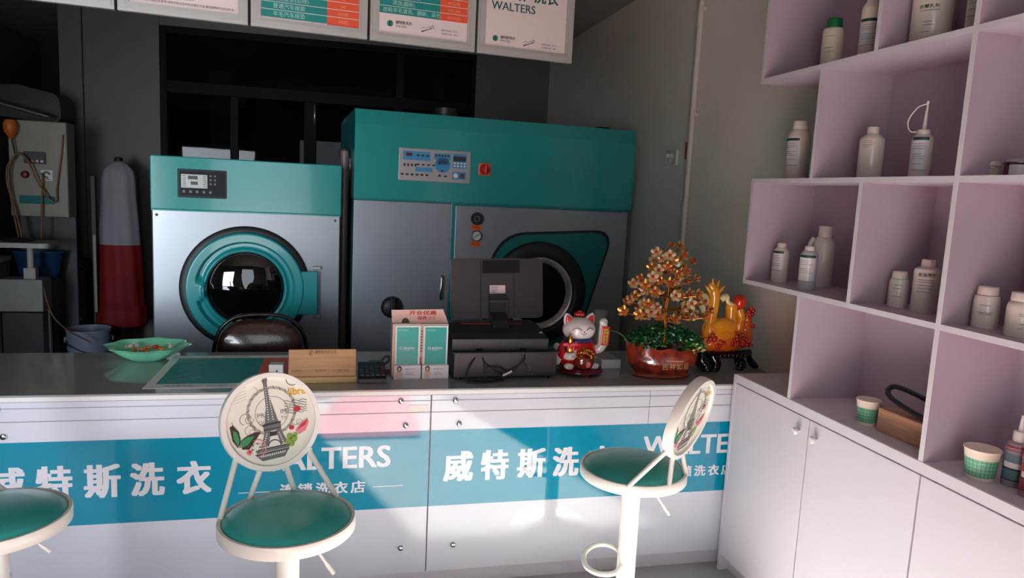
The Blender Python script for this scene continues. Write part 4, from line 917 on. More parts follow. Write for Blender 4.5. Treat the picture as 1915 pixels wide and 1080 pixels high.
# moss of small leaves
MG = mat('moss_green', (30, 118, 52), .35, rgb2=(18, 72, 36), nscale=30); ML = mat('moss_light', (112, 190, 108), .35); MY = mat('moss_yellow', (180, 190, 84), .3)
for nm, m, n, x0, x1, sz in (('moss', MG, 900, -.165, .185, .010), ('moss', ML, 150, -.15, .17, .009), ('moss', MY, 90, .075, .20, .009)):
    b = B()
    for k in range(n):
        x = random.uniform(x0, x1); a = random.uniform(-1, 1); y = a*.095*math.sqrt(max(.05, 1-(x/.21)**2))
        h = .118+.125*(1-.62*(x/.20)**2)*(1-a*a*.45)*random.uniform(.5, 1.0)
        if y < -.07: h -= .012
        if m is MY: h = .118+.045*random.random(); y = -abs(y)*.9
        c_ = V((x, y, h)); R_ = Matrix.Rotation(random.uniform(0, 6.3), 3, 'Z') @ Matrix.Rotation(random.uniform(-.9, .9), 3, 'X')
        s_ = sz*random.uniform(.8, 1.35)
        b.add([c_+R_ @ V(q) for q in ((-s_, 0, 0), (0, -s_*.55, .002), (s_, 0, 0), (0, s_*.55, .002), (0, 0, -.006))], [(0, 1, 2, 3), (0, 4, 1), (1, 4, 2), (2, 4, 3), (3, 4, 0)])
    o = obj(nm, b, m, t, smooth=None); o['kind'] = 'stuff'
GW = mat('gold_wire', (186, 112, 40), .25, metal=.75)
trunk = catmull([(0, 0, .12), (.006, 0, .20), (-.004, .0, .29), (.008, 0, .38), (.004, 0, .47), (.006, 0, .575)], 6)
b = B(); b.tube(trunk, [.010-.0065*i/30 for i in range(31)], 10); b.tube([p+V((.006, -.004, 0)) for p in trunk[:18]], .005, 8); obj('trunk', b, GW, t)
PETAL = mat('petal_amber', (240, 206, 150), .2, trans=.2, coat=.4, sss=.1); PGOLD = mat('petal_gold', (214, 150, 70), .25, metal=.4, trans=0.0); CEN = mat('blossom_red', (196, 32, 28), .25, coat=.4)
def blossom_mesh(m, r):
    b = B()
    for k in range(5):
        a = 2*PI*k/5; c_ = V((math.cos(a)*r*.62, math.sin(a)*r*.62, .0)); R_ = Matrix.Rotation(a, 3, 'Z') @ Matrix.Rotation(-.35, 3, 'Y')
        ring_ = [c_+R_ @ V((math.cos(q)*r*.55, math.sin(q)*r*.42, .003*math.cos(2*q))) for q in [2*PI*i/10 for i in range(10)]]
        top = c_+R_ @ V((0, 0, .0035)); bot = c_+R_ @ V((0, 0, -.0035))
        b.sm = True; b.add(ring_+[top, bot], [(i, (i+1) % 10, 10) for i in range(10)]+[((i+1) % 10, i, 11) for i in range(10)])
    return b
tiers = [(.265, .205, 8, .0), (.305, .195, 7, .45), (.36, .160, 7, .2), (.415, .125, 6, .7), (.465, .105, 6, .1), (.505, .075, 5, .5), (.545, .045, 4, .3)]
proto = {}; nb = 0
cen_mesh = None
def place_blossom(p, nrm, big, light_):
    global cen_mesh
    key = (big, light_)
    if key not in proto:
        proto[key] = obj('blossom', blossom_mesh(PETAL if light_ else PGOLD, (.024 if big else .019)), PETAL if light_ else PGOLD, t, smooth=60); f = proto[key]
        c2 = B(); c2.sph((0, 0, .006), (.0075, .0075, .006), 12, 8); c2 = obj('blossom_centre', c2, CEN, f)
    else:
        f = dup(proto[key], None, parent=t)
    f.location = p; f.rotation_euler = V(nrm).to_track_quat('Z', 'X').to_euler(); return f
random.seed(21)
for z, rad, n, ph in tiers:
    for k in range(n):
        a = ph+2*PI*k/n+random.uniform(-.2, .2); rr_ = rad*random.uniform(.85, 1.08); dz = .035*random.uniform(.2, 1.4)
        d = V((math.cos(a), math.sin(a)*.75, 0)); p0 = V((0.003, 0, z)); p1 = p0+d*rr_*.5+V((0, 0, dz*.15)); p2 = p0+d*rr_+V((0, 0, dz))
        cv = catmull([p0, p1, p2], 6)
        b = B(); b.tube(cv, [.0042-.002*i/12 for i in range(13)], 7); obj('branch', b, GW, t)
        side = V((-d.y, d.x, 0))
        for frac, off in ((1.0, 0), (.72, .016), (.45, -.014)):
            if nb >= 96 or (frac < .5 and (rr_ < .10 or k % 2)): continue
            i = min(12, int(frac*12)); q = cv[i]+side*off+V((0, -.006, .008))
            place_blossom(q, (d.x*.6+random.uniform(-.3, .3), -1.0, .35+random.uniform(-.3, .4)), random.random() < .6, random.random() < .58); nb += 1
place_blossom((.006, 0, .588), (0, -.6, 1), False, False)
b = B(); b.sph((.030, -.030, .508), .0125, 16, 10); obj('glare_bead', b, mat('bead_glare_white', (250, 246, 236), .05, coat=1.0), t)  # gold bead with its glare put into the white colour
# long stem that leans towards the cat
b = B(); b.tube(catmull([(-.15, -.01, .13), (-.19, -.01, .178), (-.225, -.01, .200), (-.262, -.01, .205)], 6), .0035, 8)
obj('trailing_stem', b, mat('stem_olive', (66, 74, 34), .4), t)
# crumpled clear bag left of the pot
t = thing('plastic_bag', 'crumpled clear plastic bag standing between white box and red pot', 'bag', (1.245, 3.00+.26, ZT))
b = B(); random.seed(5)
b.lathe([(.0, .001), (.040, .001), (.046, .05), (.040, .11), (.043, .16), (.030, .20), (.034, .235)], n=28, fn=lambda a, r, h: 1+.14*math.sin(5*a+h*40)+.08*math.sin(9*a-h*70))
obj('film', b, mat('bag_film', (225, 225, 222), .15, alpha=.22, spec=.8), t)

# ------------------------------------------------------------------ amber dragon boat ornament on a black stand
BX, BYY = 1.80, 3.0
AM = mat('amber_resin', (252, 176, 44), .14, coat=.6, sss=.3, rgb2=(246, 142, 28), nscale=14); AMO = mat('amber_orange', (240, 112, 30), .14, coat=.6, sss=.2); AMR = mat('amber_red', (196, 40, 24), .15, coat=.6, sss=.1, bump=.6, bscale=140); AMW = mat('amber_cream', (238, 222, 168), .15, coat=.6, sss=.3)
STK = mat('ebony_gloss', (16, 13, 16), .12, coat=.5)
t = thing('carved_stand', 'glossy black carved root stand holding the amber ornament', 'stand', (BX, BYY, ZT), math.radians(2))
b = B(); b.tube(catmull([(-.145, 0, .088), (-.07, -.012, .076), (0, -.005, .074), (.07, .0, .074), (.125, 0, .085)], 6), [.020, .022, .023, .022, .020, .018, .017, .017, .017, .017, .017, .018, .018, .018, .019, .019, .020, .02, .02, .02, .019, .018, .017, .016, .014], 12); obj('top_rail', b, STK, t)
for pts, rs in (([(-.135, -.01, .10), (-.15, -.02, .065), (-.13, -.03, .030), (-.12, -.035, .012)], [.022, .026, .030, .024]), ([(-.09, -.02, .075), (-.075, -.03, .04), (-.085, -.035, .012)], [.024, .026, .022]), ([(.06, .0, .072), (.075, -.01, .04), (.06, -.02, .012)], [.016, .024, .020]), ([(.115, .0, .08), (.135, .01, .04), (.165, .01, .012)], [.014, .018, .016]), ([(-.10, .05, .075), (-.11, .06, .03), (-.10, .065, .01)], [.02, .02, .018]), ([(.08, .05, .075), (.10, .06, .03), (.11, .065, .01)], [.018, .018, .015])):
    cv = catmull(pts, 5); n = len(cv); r = [rs[min(len(rs)-1, int(i/(n-1)*(len(rs)-1)))] for i in range(n)]
    b = B(); b.tube(cv, r, 10); e_ = cv[-1]; b.sph((e_.x, e_.y, .012), (r[-1]*1.15, r[-1]*1.15, .012), 12, 8); obj('leg', b, STK, t)
b = B()
for k in range(7): b.sph((-.05+k*.022, -.026, .073+.003*math.sin(k)), (.009, .006, .010), 10, 6)
obj('carved_studs', b, mat('stud_brown', (70, 30, 28), .2, coat=.4), t)
t = thing('amber_ornament', 'orange and yellow resin dragon ornament with towers on the black stand', 'ornament', (BX-.035, BYY, ZT+.093), math.radians(2))
b = B()       # hull: one rocky body
prof = [(.0, .0), (.085, .004), (.120, .022), (.132, .045), (.120, .066), (.085, .078), (.0, .084)]
b.lathe(prof, (-.01, 0, 0), n=56, sx=1.12, sy=.40, fn=lambda a, r, h: 1+.06*math.sin(7*a+h*60)+.05*math.sin(13*a-h*90)); obj('hull', b, AMO, t)
b = B(); b.tube(catmull([(-.065, 0, .06), (-.072, 0, .12), (-.064, 0, .19), (-.060, 0, .262), (-.075, 0, .30), (-.098, -.01, .315)], 6), [.042, .042, .041, .040, .039, .037, .034, .029, .028, .027, .026, .026, .026, .026, .026, .026, .026, .026, .026, .027, .028, .029, .028, .026, .024, .022, .020, .018, .014, .010, .005][:31], 14)
b.tube(catmull([(.030, .0, .05), (.034, 0, .12), (.036, 0, .19), (.034, 0, .225)], 6), [.042, .042, .041, .039, .037, .035, .033, .031, .03, .028, .028, .028, .028, .028, .029, .030, .030, .029, .026], 14)
b.tube(catmull([(-.07, -.01, .10), (-.02, -.016, .122), (.03, -.012, .115)], 6), .040, 12); b.sph((-.02, -.01, .085), (.085, .045, .045), 20, 12)
obj('dragon_columns', b, AM, t)
b = B()
for x, z, dx, dz in ((-.060, .295, .012, .045), (-.078, .30, -.006, .048), (-.045, .28, .028, .03), (-.09, .285, -.03, .028)):
    b.tube([(x, -.008, z), (x+dx*.6, -.012, z+dz*.6), (x+dx, -.012, z+dz)], [.010, .007, .001], 8)
obj('crest', b, AM, t)
b = B(); b.M = Matrix.Translation((-.118, .0, .24)); b.sph((0, 0, 0), (.034, .010, .034), 18, 12); b.tube(catmull([(-.005, 0, -.02), (.012, 0, -.06), (.03, 0, -.10), (.045, 0, -.125)], 5), [.016, .015, .014, .013, .012, .011, .010, .010, .010, .009, .009, .008, .008, .007, .006, .006], 10); obj('wing', b, AMW, t)
b = B(); b.tube(catmull([(-.032, -.01, .245), (-.005, -.015, .262), (.005, -.015, .235), (.035, -.015, .222), (.052, -.01, .218)], 5), [.014, .015, .016, .016, .015, .014, .013, .012, .011, .010, .010, .010, .010, .010, .010, .010, .010, .010, .010, .009, .008], 10); obj('cream_band', b, AMW, t)
b = B(); b.sph((.072, -.006, .236), .033, 24, 16); obj('red_ball', b, mat('ball_red', (224, 50, 22), .15, coat=.6, sss=.1), t)
b = B(); b.tube(catmull([(.075, 0, .20), (.088, -.005, .16), (.078, -.01, .12), (.085, -.005, .08)], 5), [.020, .022, .020, .022, .020, .022, .022, .020, .022, .024, .022, .022, .024, .022, .022, .024], 10); obj('amber_rock', b, AM, t)
b = B()
random.seed(9)
for cx, cz, r, n in ((-.075, .065, .032, 16), (-.04, .04, .026, 12), (.065, .055, .045, 26), (.10, .045, .03, 16)):
    for k in range(n):
        a = random.uniform(0, 6.28); q = r*math.sqrt(random.random()); b.sph((cx+q*math.cos(a), -.048+random.uniform(-.008, .008)+.2*abs(cx)*.1, cz+q*math.sin(a)*.75), random.uniform(.006, .011), 8, 6)
obj('red_blossoms', b, AMR, t)
b = B()
for k, (x, z, r) in enumerate(((.128, .10, .026), (.130, .125, .022), (.132, .150, .020), (.132, .172, .017), (.130, .19, .012))): b.sph((x, 0, z), (r, r*.7, .02), 14, 10)
b.lathe([(.04, .05), (.036, .08), (.026, .10), (.0, .105)], (.125, 0, 0), n=16, sy=.6); pg = obj('pagoda', b, AMO, t)
b = B()
for k, (x, z) in enumerate(((.118, .19), (.132, .205), (.145, .195), (.125, .178), (.142, .178), (.132, .165), (.152, .12))): b.sph((x, -.014, z), .011, 10, 8)
obj('pagoda_cap', b, AMR, pg)
# ------------------------------------------------------------------ bottles, jars and cups on the shelves
BOT = mat('bottle_white', (226, 216, 206), .32, coat=.15); BOT2 = mat('bottle_cream', (232, 218, 198), .35); LAB = mat('label_white', (222, 218, 220), .35); CAPG = mat('cap_green', (0, 112, 62), .35)
LG = mat('label_grey', (150, 146, 150), .45)
def patch(b, r, z0, z1, a0, a1, n=10):
    P = []
    for i in range(n+1):
        a = math.radians(a0+(a1-a0)*i/n)
        P += [(r*math.cos(a), r*math.sin(a), z0), (r*math.cos(a), r*math.sin(a), z1)]
    b.add(P, [(2*i, 2*i+2, 2*i+3, 2*i+1) for i in range(n)])
def bottle(label, x, y, z, h, r, kind='bottle', neck=.42, shoulder=.80, cap=None, capr=None, capm=None, bodym=None, lab=None, lines=(), rows=None, txt=None, name='bottle', cat='bottle', group='bottles and jars on the white shelves'):
    t = thing(name, label, cat, (x, y, z), 0, group)
    zs, zc = h*shoulder, h*(cap or .88); nr = r*neck
    b = B(); b.lathe([(0, 0), (r*.93, 0), (r, .004), (r, zs-.012), (r*.97, zs-.003), (nr*1.25, zs+(zc-zs)*.72), (nr, zc), (nr, zc+.004), (0, zc+.004)], n=36); bd = obj('body', b, bodym or BOT, t)
    cr = (capr or neck*1.12)*r
    if kind != 'nocap':
        b = B(); b.lathe([(0, zc), (cr, zc), (cr*1.02, zc+.003), (cr*.97, h-.002), (cr*.9, h), (0, h)], n=28)
        cp = obj('cap', b, capm or BOT, t)
    if lab:                                   # (z0, z1, centre angle, half angle, band colour or None)
        z0, z1, a, da, band = lab
        b = B(); patch(b, r+.0006, z0*h, z1*h, a-da, a+da); lb = obj('label', b, LAB, bd)
        if band: b = B(); patch(b, r+.001, z1*h-.010, z1*h, a-da, a+da); obj('label_band', b, GREENINK, lb)
        b = B(); patch(b, r+.001, z0*h, z0*h+.0022, a-da, a+da); k = 0; zz = z1*h-.02
        while zz > z0*h+.02:
            patch(b, r+.001, zz-.0018, zz, a-da*.85, a-da*.85+da*(1.1+.6*random.random())); zz -= .0075+(.009 if k % 3 == 2 else 0); k += 1
        obj('label_lines', b, LG, lb)
    if lines:
        b = B()
        for fz, a0, a1 in lines: patch(b, r+.0008, fz*h, fz*h+.0022, a0, a1)
        obj('print_lines', b, LG, bd)
    if txt:
        s_, fz, hz, a0, a1 = txt; A0, A1 = math.radians(a0), math.radians(a1)
        b = B(); b.text(s_, .02, (0, 0, 0), bold=.03, fit=(A0, A1, fz*h, fz*h+hz), bend=lambda p: V(((r+.0012)*math.cos(p.x), (r+.0012)*math.sin(p.x), p.y))); obj('lettering', b, INK, bd)
    return t, bd
random.seed(3)
Z2, Z1, Z3, Z4 = 1.31, .90, 1.73, 2.135
# lower open boxes
bottle('small labelled bottle nearest the outer side in the leftmost box under the ledge', 1.782, 2.625, Z2, .163, .032, lab=(.30, .80, 205, 48, 1), neck=.5, shoulder=.82, cap=.90)
bottle('small squarish bottle with a full label in the leftmost box, before the tall plain bottle', 1.748, 2.395, Z2, .167, .032, lab=(.20, .80, 218, 62, 1), neck=.55, shoulder=.84, cap=.90, bodym=mat('bottle_bluegrey', (196, 196, 206), .35))
t, bd = bottle('tall plain white bottle with wide neck at the back of the leftmost box', 1.888, 2.50, Z2, .242, .041, neck=.62, shoulder=.76, cap=.82, capr=.64)
b = B(); b.tube(catmull([(-.036, .02, .195), (-.046, .026, .165), (-.042, .024, .13)], 5), .009, 8); obj('grip', b, BOT, bd)
bottle('small white pill bottle with wide cap in the second box of the middle row', 1.811, 2.00, Z2, .118, .030, neck=.72, shoulder=.74, cap=.80, capr=.80, lines=((.62, 200, 250), (.52, 195, 240), (.30, 195, 250)))
bottle('taller bottle with bold dark print beside the pill bottle in the second box', 1.808, 1.885, Z2, .168, .038, neck=.48, shoulder=.84, cap=.87, lines=((.62, 190, 258), (.58, 190, 258), (.52, 190, 262), (.46, 190, 255), (.40, 188, 250)), txt=('去油渍剂', .69, .012, 188, 262))
bottle('plain white pill bottle standing alone in the third box of the middle row', 1.778, 1.632, Z2, .117, .033, neck=.72, shoulder=.72, cap=.80, capr=.80, lines=((.55, 195, 240), (.38, 190, 250), (.34, 195, 250)))
bottle('white pill bottle at the right edge of the middle row', 1.758, 1.508, Z2, .118, .034, neck=.70, shoulder=.72, cap=.80, capr=.80, lines=((.52, 215, 262), (.48, 215, 262), (.30, 220, 245), (.2, 215, 232)))
bottle('tall bottle half hidden at the right edge behind the pill bottle', 1.86, 1.545, Z2, .19, .036, neck=.5, shoulder=.84, cap=.88)
# upper row 3
bottle('large white bottle standing on the open ledge in front of the grey wall', 1.80, 2.605, Z3, .235, .046, neck=.62, shoulder=.76, cap=.86, capr=.66, lab=(.24, .70, 195, 42, 1))
bottle('plain rounded white bottle in the box right of the open ledge', 1.79, 2.175, Z3, .178, .040, neck=.44, shoulder=.80, cap=.88, lines=((.72, 190, 225), (.68, 185, 245), (.64, 180, 235), (.60, 182, 215)))
t, bd = bottle('bottle with a long thin spout and looped tube on the upper shelf', 1.785, 1.945, Z3, .152, .031, neck=.6, shoulder=.86, cap=.90, capr=.62, lab=(.16, .84, 215, 46, 1))
b = B(); b.cyl((0, 0, .15), (.002, -.002, .235), .007, .0028, 12); b.sph((.002, -.002, .237), .0045, 10, 8); obj('spout', b, PLASTW, t)
b = B(); b.tube(catmull([(0, 0, .232), (-.018, .018, .22), (-.034, .032, .18), (-.028, .026, .148), (-.01, .01, .145)], 6), .0022, 8); obj('loop_tube', b, PLASTW, t)
bottle('squat white jar with printed label on the upper shelf', 1.79, 1.705, Z3, .046, .034, neck=.95, shoulder=.72, cap=.76, capr=1.0, lines=((.5, 190, 260), (.36, 190, 260), (.22, 190, 260)), name='jar', cat='jar')
t, bd = bottle('squat dark red jar with white label at the right edge of the upper shelf', 1.775, 1.590, Z3, .048, .034, neck=.95, shoulder=.72, cap=.76, capr=1.0, bodym=mat('jar_red', (84, 14, 30), .25), capm=CLR, name='jar', cat='jar')
b = B(); patch(b, .0347, .006, .032, 185, 245); obj('label', b, LAB, bd)
# top row
bottle('cream bottle with a bright green cap on the top shelf', 1.79, 2.445, Z4, .190, .038, neck=.66, shoulder=.80, cap=.82, capr=.74, capm=CAPG, bodym=BOT2, lines=((.64, 190, 245), (.42, 190, 240), (.34, 190, 245)))
bottle('white bottle with green banded label left of the thin divider on the top shelf', 1.78, 2.232, Z4, .225, .035, neck=.55, shoulder=.82, cap=.90, lab=(.22, .62, 225, 60, 1))
bottle('big wide white drum with dark print on the top shelf', 1.80, 1.985, Z4, .19, .058, neck=.85, shoulder=.86, cap=.90, capr=.9, txt=('去霉乳剂', .60, .011, 190, 245), lines=((.56, 190, 248), (.38, 205, 230), (.33, 205, 235), (.22, 200, 225)))
bottle('lined grey bottle cut by the divider at the right of the top shelf', 1.79, 1.80, Z4, .16, .031, neck=.5, shoulder=.84, cap=.9, lab=(.34, .80, 220, 60, None))
# cups, stamp and dropper bottles on the cabinet top
CUPG = bpy.data.materials.new('cup_green_grid'); CUPG.use_nodes = True; nt = CUPG.node_tree; bs = nt.nodes['Principled BSDF']; bs.inputs['Roughness'].default_value = .5
tc = nt.nodes.new('ShaderNodeTexCoord'); br = nt.nodes.new('ShaderNodeTexBrick'); mp = nt.nodes.new('ShaderNodeMapping'); sp = nt.nodes.new('ShaderNodeSeparateXYZ'); cm = nt.nodes.new('ShaderNodeCombineXYZ'); at2 = nt.nodes.new('ShaderNodeMath'); at2.operation = 'ARCTAN2'
nt.links.new(tc.outputs['Object'], sp.inputs[0]); nt.links.new(sp.outputs[1], at2.inputs[0]); nt.links.new(sp.outputs[0], at2.inputs[1])
sc1 = nt.nodes.new('ShaderNodeMath'); sc1.operation = 'MULTIPLY'; sc1.inputs[1].default_value = 3.82; sc2_ = nt.nodes.new('ShaderNodeMath'); sc2_.operation = 'MULTIPLY'; sc2_.inputs[1].default_value = 92.0
nt.links.new(at2.outputs[0], sc1.inputs[0]); nt.links.new(sp.outputs[2], sc2_.inputs[0]); nt.links.new(sc1.outputs[0], cm.inputs[0]); nt.links.new(sc2_.outputs[0], cm.inputs[1])
br.offset = 0.0; br.inputs['Scale'].default_value = 1.0; br.inputs['Brick Width'].default_value = 1.0; br.inputs['Row Height'].default_value = 1.0; br.inputs['Mortar Size'].default_value = .09
br.inputs['Color1'].default_value = (*lin((124, 190, 156)), 1); br.inputs['Color2'].default_value = (*lin((112, 180, 146)), 1); br.inputs['Mortar'].default_value = (*lin((70, 138, 108)), 1)
nt.links.new(cm.outputs[0], br.inputs['Vector']); nt.links.new(br.outputs['Color'], bs.inputs['Base Color'])
PAPR = mat('cup_paper', (230, 216, 198), .5)
def cup(label, x, y, rt, h):
    t = thing('paper_cup', label, 'cup', (x, y, Z1), 0, 'green checked paper cups'); k = rt/.041
    b = B(); b.lathe([(0, .002), (rt*.76, .002), (rt*.77, 0), (rt*.965, h-.003), (rt*1.03, h-.002), (rt*1.03, h), (rt*.97, h), (rt*.93, h-.006), (rt*.74, .006), (0, .006)], n=40); obj('cup', b, PAPR, t)
    b = B(); b.lathe([(rt*.795, h*.12), (rt*.797, h*.12), (rt*.912, h*.70), (rt*.910, h*.70)], n=40)
    bmesh.ops.delete(b.bm, geom=[f for f in b.bm.faces if len(f.verts) > 4], context='FACES'); obj('checked_sleeve', b, CUPG, t)
    b = B(); b.lathe([(0, h-.012), (rt*.95, h-.012), (rt*.955, h-.005), (0, h-.005)], n=36); obj('lid', b, PAPR, t)
cup('green checked paper cup left of the wooden block with black strap', 1.764, 2.02, .039, .086)
cup('larger green checked paper cup in the box nearest the right edge', 1.745, 1.552, .046, .086)
t = thing('wooden_block', 'pale wooden block with carved top standing in the lower open box', 'block', (1.80, 1.83, Z1), math.radians(2))
b = B(); b.bx(-.045, .05, -.10, .13, 0, .078, .003); obj('block', b, mat('pale_wood', (206, 160, 128), .5, rgb2=(190, 142, 112), nscale=6, aniso=(4, 1, 18)), t)
b = B(); b.arc(.0, -.03, .018, .021, 0, 6.28, (0, 0, .0785), U, W_); b.arc(.012, -.055, .010, .013, 0, 6.28, (0, 0, .0785), U, W_); b.stroke([(-.03, .0), (.03, -.07)], .004, (0, 0, .0785), U, W_); b.stroke([(-.03, -.03), (.01, -.08)], .003, (0, 0, .0785), U, W_); obj('carving', b, mat('carved_plum', (110, 66, 70), .6), t)
b = B(); b.tube(catmull([(-.02, -.085, .086), (-.025, .0, .094), (-.02, .10, .112), (.0, .145, .130), (.03, .135, .142), (.045, .03, .128), (.045, -.06, .105)], 7), .0085, 10); obj('strap', b, BLACK, t)
b = B(); b.bx(-.03, -.01, -.095, -.06, .078, .092, .002); b.bx(.035, .055, -.08, -.05, .078, .108, .002); obj('strap_clip', b, STEEL, t)
def dropper(label, x, y, mtop, mbot, mlab):
    t = thing('dropper_bottle', label, 'bottle', (x, y, Z1), 0, 'dropper bottles by the larger paper cup')
    b = B(); b.lathe([(0, 0), (.029, 0), (.031, .004), (.031, .105), (.028, .118), (.013, .126), (.013, .13), (0, .13)], n=32); bd = obj('body', b, mbot, t)
    b = B(); b.lathe([(.0312, .10), (.0314, .10), (.0295, .114), (.029, .114)], n=32); obj('tinted_top', b, mtop, bd)
    b = B(); patch(b, .0318, .02, .092, 150, 275, 16); lb = obj('label', b, mlab, bd)
    b = B(); patch(b, .0323, .048, .052, 150, 275, 16); patch(b, .0323, .018, .021, 150, 275, 16); obj('label_line', b, INK, lb)
    b = B(); patch(b, .0323, .053, .068, 160, 245, 12); obj('label_panel', b, LAB, lb)
    b = B(); b.lathe([(0, .122), (.017, .122), (.017, .148), (.014, .152), (.007, .152), (.004, .188), (.0035, .195), (0, .197)], n=24); obj('nozzle_cap', b, PLASTW, t)
dropper('grey dropper bottle with white nozzle behind the larger paper cup', 1.80, 1.495, mat('liquid_red', (150, 60, 72), .3), mat('bottle_smoke', (150, 140, 150), .25), mat('label_tealgrey', (88, 120, 130), .4))
dropper('pinkish dropper bottle at the right edge, mostly out of the picture', 1.775, 1.42, mat('liquid_pink', (170, 80, 90), .3), mat('bottle_pink', (170, 120, 128), .25), mat('label_crimson', (150, 40, 58), .4))

# ------------------------------------------------------------------ back left: spotting unit, garment form, bucket
PGREY = mat('panel_cream', (150, 146, 132), .4, noise=.05); DK = mat('dark_grey', (60, 62, 66), .45); BLUE = mat('tub_blue', (24, 62, 104), .45)
t = thing('spotting_unit', 'cream upright spotting cabinet with red knob and hoses at the back left', 'machine', (-2.26, 6.28, 0))
b = B(); b.bx(-.195, .205, .0, .18, 1.265, 1.995, .01); pn = obj('upright_panel', b, PGREY, t)
b = B(); b.bx(-.195, .205, .15, .19, 0, 1.27, .005); obj('rear_post', b, DK, t)
b = B(); b.bx(-.09, .06, -.014, .002, 1.67, 1.76, .004); k_ = obj('control_box', b, DK, pn)
for i in range(4):
    b = B(); b.lathe([(0, .008), (.009, .006), (.011, 0)], (-.06+i*.032, -.014, 1.69), 12, axis='y'); obj('button', b, MATS['switch_orange'] if i < 2 else PLASTW, k_)
b = B(); b.lathe([(0, .04), (.020, .036), (.028, .02), (.03, 0)], (-.085, 0, 1.585), 20, axis='y'); obj('red_knob', b, mat('knob_red', (120, 22, 26), .4), pn)
b = B(); b.rect(.02, .10, 1.545, 1.625, (0, -.001, 0)); st_ = obj('sticker', b, LAB, pn)
b = B(); b.arc(.06, 1.59, .012, .028, 0, 5.2, (0, -.002, 0)); b.rect(.035, .085, 1.553, 1.559, (0, -.002, 0)); obj('sticker_emblem', b, mat('emblem_grey', (90, 104, 96), .5), st_)
b = B(); b.bx(-.13, .11, -.016, .0, 1.365, 1.425, .006); obj('teal_strip', b, TEALD, pn)
HO = mat('hose_tan', (130, 96, 62), .5)
for pts in ([(-.12, -.05, 1.05), (-.16, -.06, 1.35), (-.175, -.06, 1.60), (-.12, -.06, 1.735), (-.05, -.06, 1.70), (.01, -.06, 1.55), (.08, -.05, 1.42), (.13, -.03, 1.39), (.135, -.02, 1.50), (.17, -.01, 1.75), (.185, -.01, 1.90)], [(-.10, -.05, 1.05), (-.14, -.05, 1.30), (-.19, -.05, 1.50), (-.185, -.05, 1.64), (-.13, -.055, 1.72)], [(.02, -.04, 1.06), (.03, -.04, 1.30), (.04, -.03, 1.55), (.03, -.01, 1.6)]):
    b = B(); b.tube(catmull(pts, 6), .007, 8); obj('hose', b, HO, t)
b = B(); b.cyl((-.13, -.04, 1.70), (-.15, -.05, 1.86), .006, n=8); obj('float_stem', b, BLACK, t)
b = B(); b.lathe([(0, 1.845), (.012, 1.85), (.042, 1.90), (.048, 1.945), (.036, 1.985), (.0, 1.995)], (-.155, -.05, 0), n=20); obj('orange_float', b, mat('float_orange', (206, 110, 36), .45), t)
t = thing('spotting_table', 'small white work table on a single post below the cream upright cabinet', 'table', (-2.25, 5.94, 0))
b = B(); b.prism(rounded([(-.20, -.10), (.20, -.10), (.17, .22), (-.20, .22)], [.03, .06, .03, .03], 5), (0, 0, 1.095), u=(1, 0, 0), v=(0, 1, 0), d=.035); obj('board', b, mat('board_grey', (186, 186, 178), .4), t)
b = B(); b.cyl((0.02, .06, .84), (0.02, .06, 1.062), .022, n=16); b.bx(-.02, .06, .03, .09, .80, .90, .004); obj('post', b, mat('board_grey', (186, 186, 178), .4), t)
b = B(); b.bx(-.17, .12, -.02, .16, .58, .82, .006); b.bx(-.20, -.165, -.04, .0, 0, .82, .004); b.bx(.09, .12, .1, .14, 0, .6, .004); obj('base', b, mat('base_palegreen', (150, 158, 150), .45), t)
b = B(); b.bx(-.16, .11, .0, .14, .02, .57, .004); obj('lower_box', b, DK, t)
b = B(); b.sph((-.05, .04, 1.108), (.11, .07, .016), 18, 10); obj('dark_pad', b, mat('pad_dark', (34, 22, 24), .7), t)
b = B(); b.tube(catmull([(.11, .02, .80), (.14, .0, .66), (.19, -.02, .54), (.27, .0, .44), (.36, .06, .36), (.40, .08, .33)], 6), .006, 8); obj('drain_hose', b, HO, t)
t = thing('blue_tub', 'dark blue plastic tub under the small white work table', 'tub', (-2.28, 6.29, 0))
b = B(); b.lathe([(0, .78), (.13, .78), (.172, .98), (.18, .985), (.18, 1.0), (.162, 1.0), (.125, .80), (0, .80)], n=32, sy=.5); obj('tub', b, BLUE, t)
b = B(); b.bx(-.16, .13, -.10, .10, 0, .779, .004); obj('tub_stand', b, mat('stand_slate', (66, 72, 78), .5), t)
t = thing('side_cabinet', 'grey cabinet with chrome handle cut off at the left edge', 'cabinet', (-2.725, 6.0, 0))
b = B(); b.bx(-.30, .24, -.2, .3, 0, .92, .004); cbd = obj('body', b, mat('cabinet_grey', (120, 120, 122), .45), t)
b = B(); b.bx(-.31, .25, -.21, .31, .92, .955, .004); obj('top', b, mat('board_grey', (186, 186, 178), .4), t)
b = B(); b.bx(-.28, .225, -.215, -.201, .05, .90, .003); dd = obj('door', b, mat('cabinet_grey', (120, 120, 122), .45), t)
b = B(); b.tube(catmull([(.19, -.215, .53), (.19, -.245, .525), (.19, -.245, .45), (.19, -.215, .445)], 5), .007, 8); obj('handle', b, CHROME, dd)
t = thing('press_hood', 'dark brown rounded press hood on a steel arm above the cream cabinet', 'press', (-2.42, 6.62, 0))
b = B(); b.prism(rounded([(-.28, 2.04), (.26, 1.99), (.24, 2.22), (-.05, 2.28), (-.28, 2.26)], [.05, .08, .08, .1, .05], 6), (0, -.1, 0), d=.3); obj('hood', b, mat('hood_brown', (54, 40, 36), .5), t)
b = B(); b.tube([(-.35, -.25, 2.17), (.22, -.25, 2.035)], .016, 10); obj('arm', b, STEEL, t)
b = B(); b.bx(-.1, .0, .1, .2, 0, 2.1, .01); obj('column', b, DK, t)
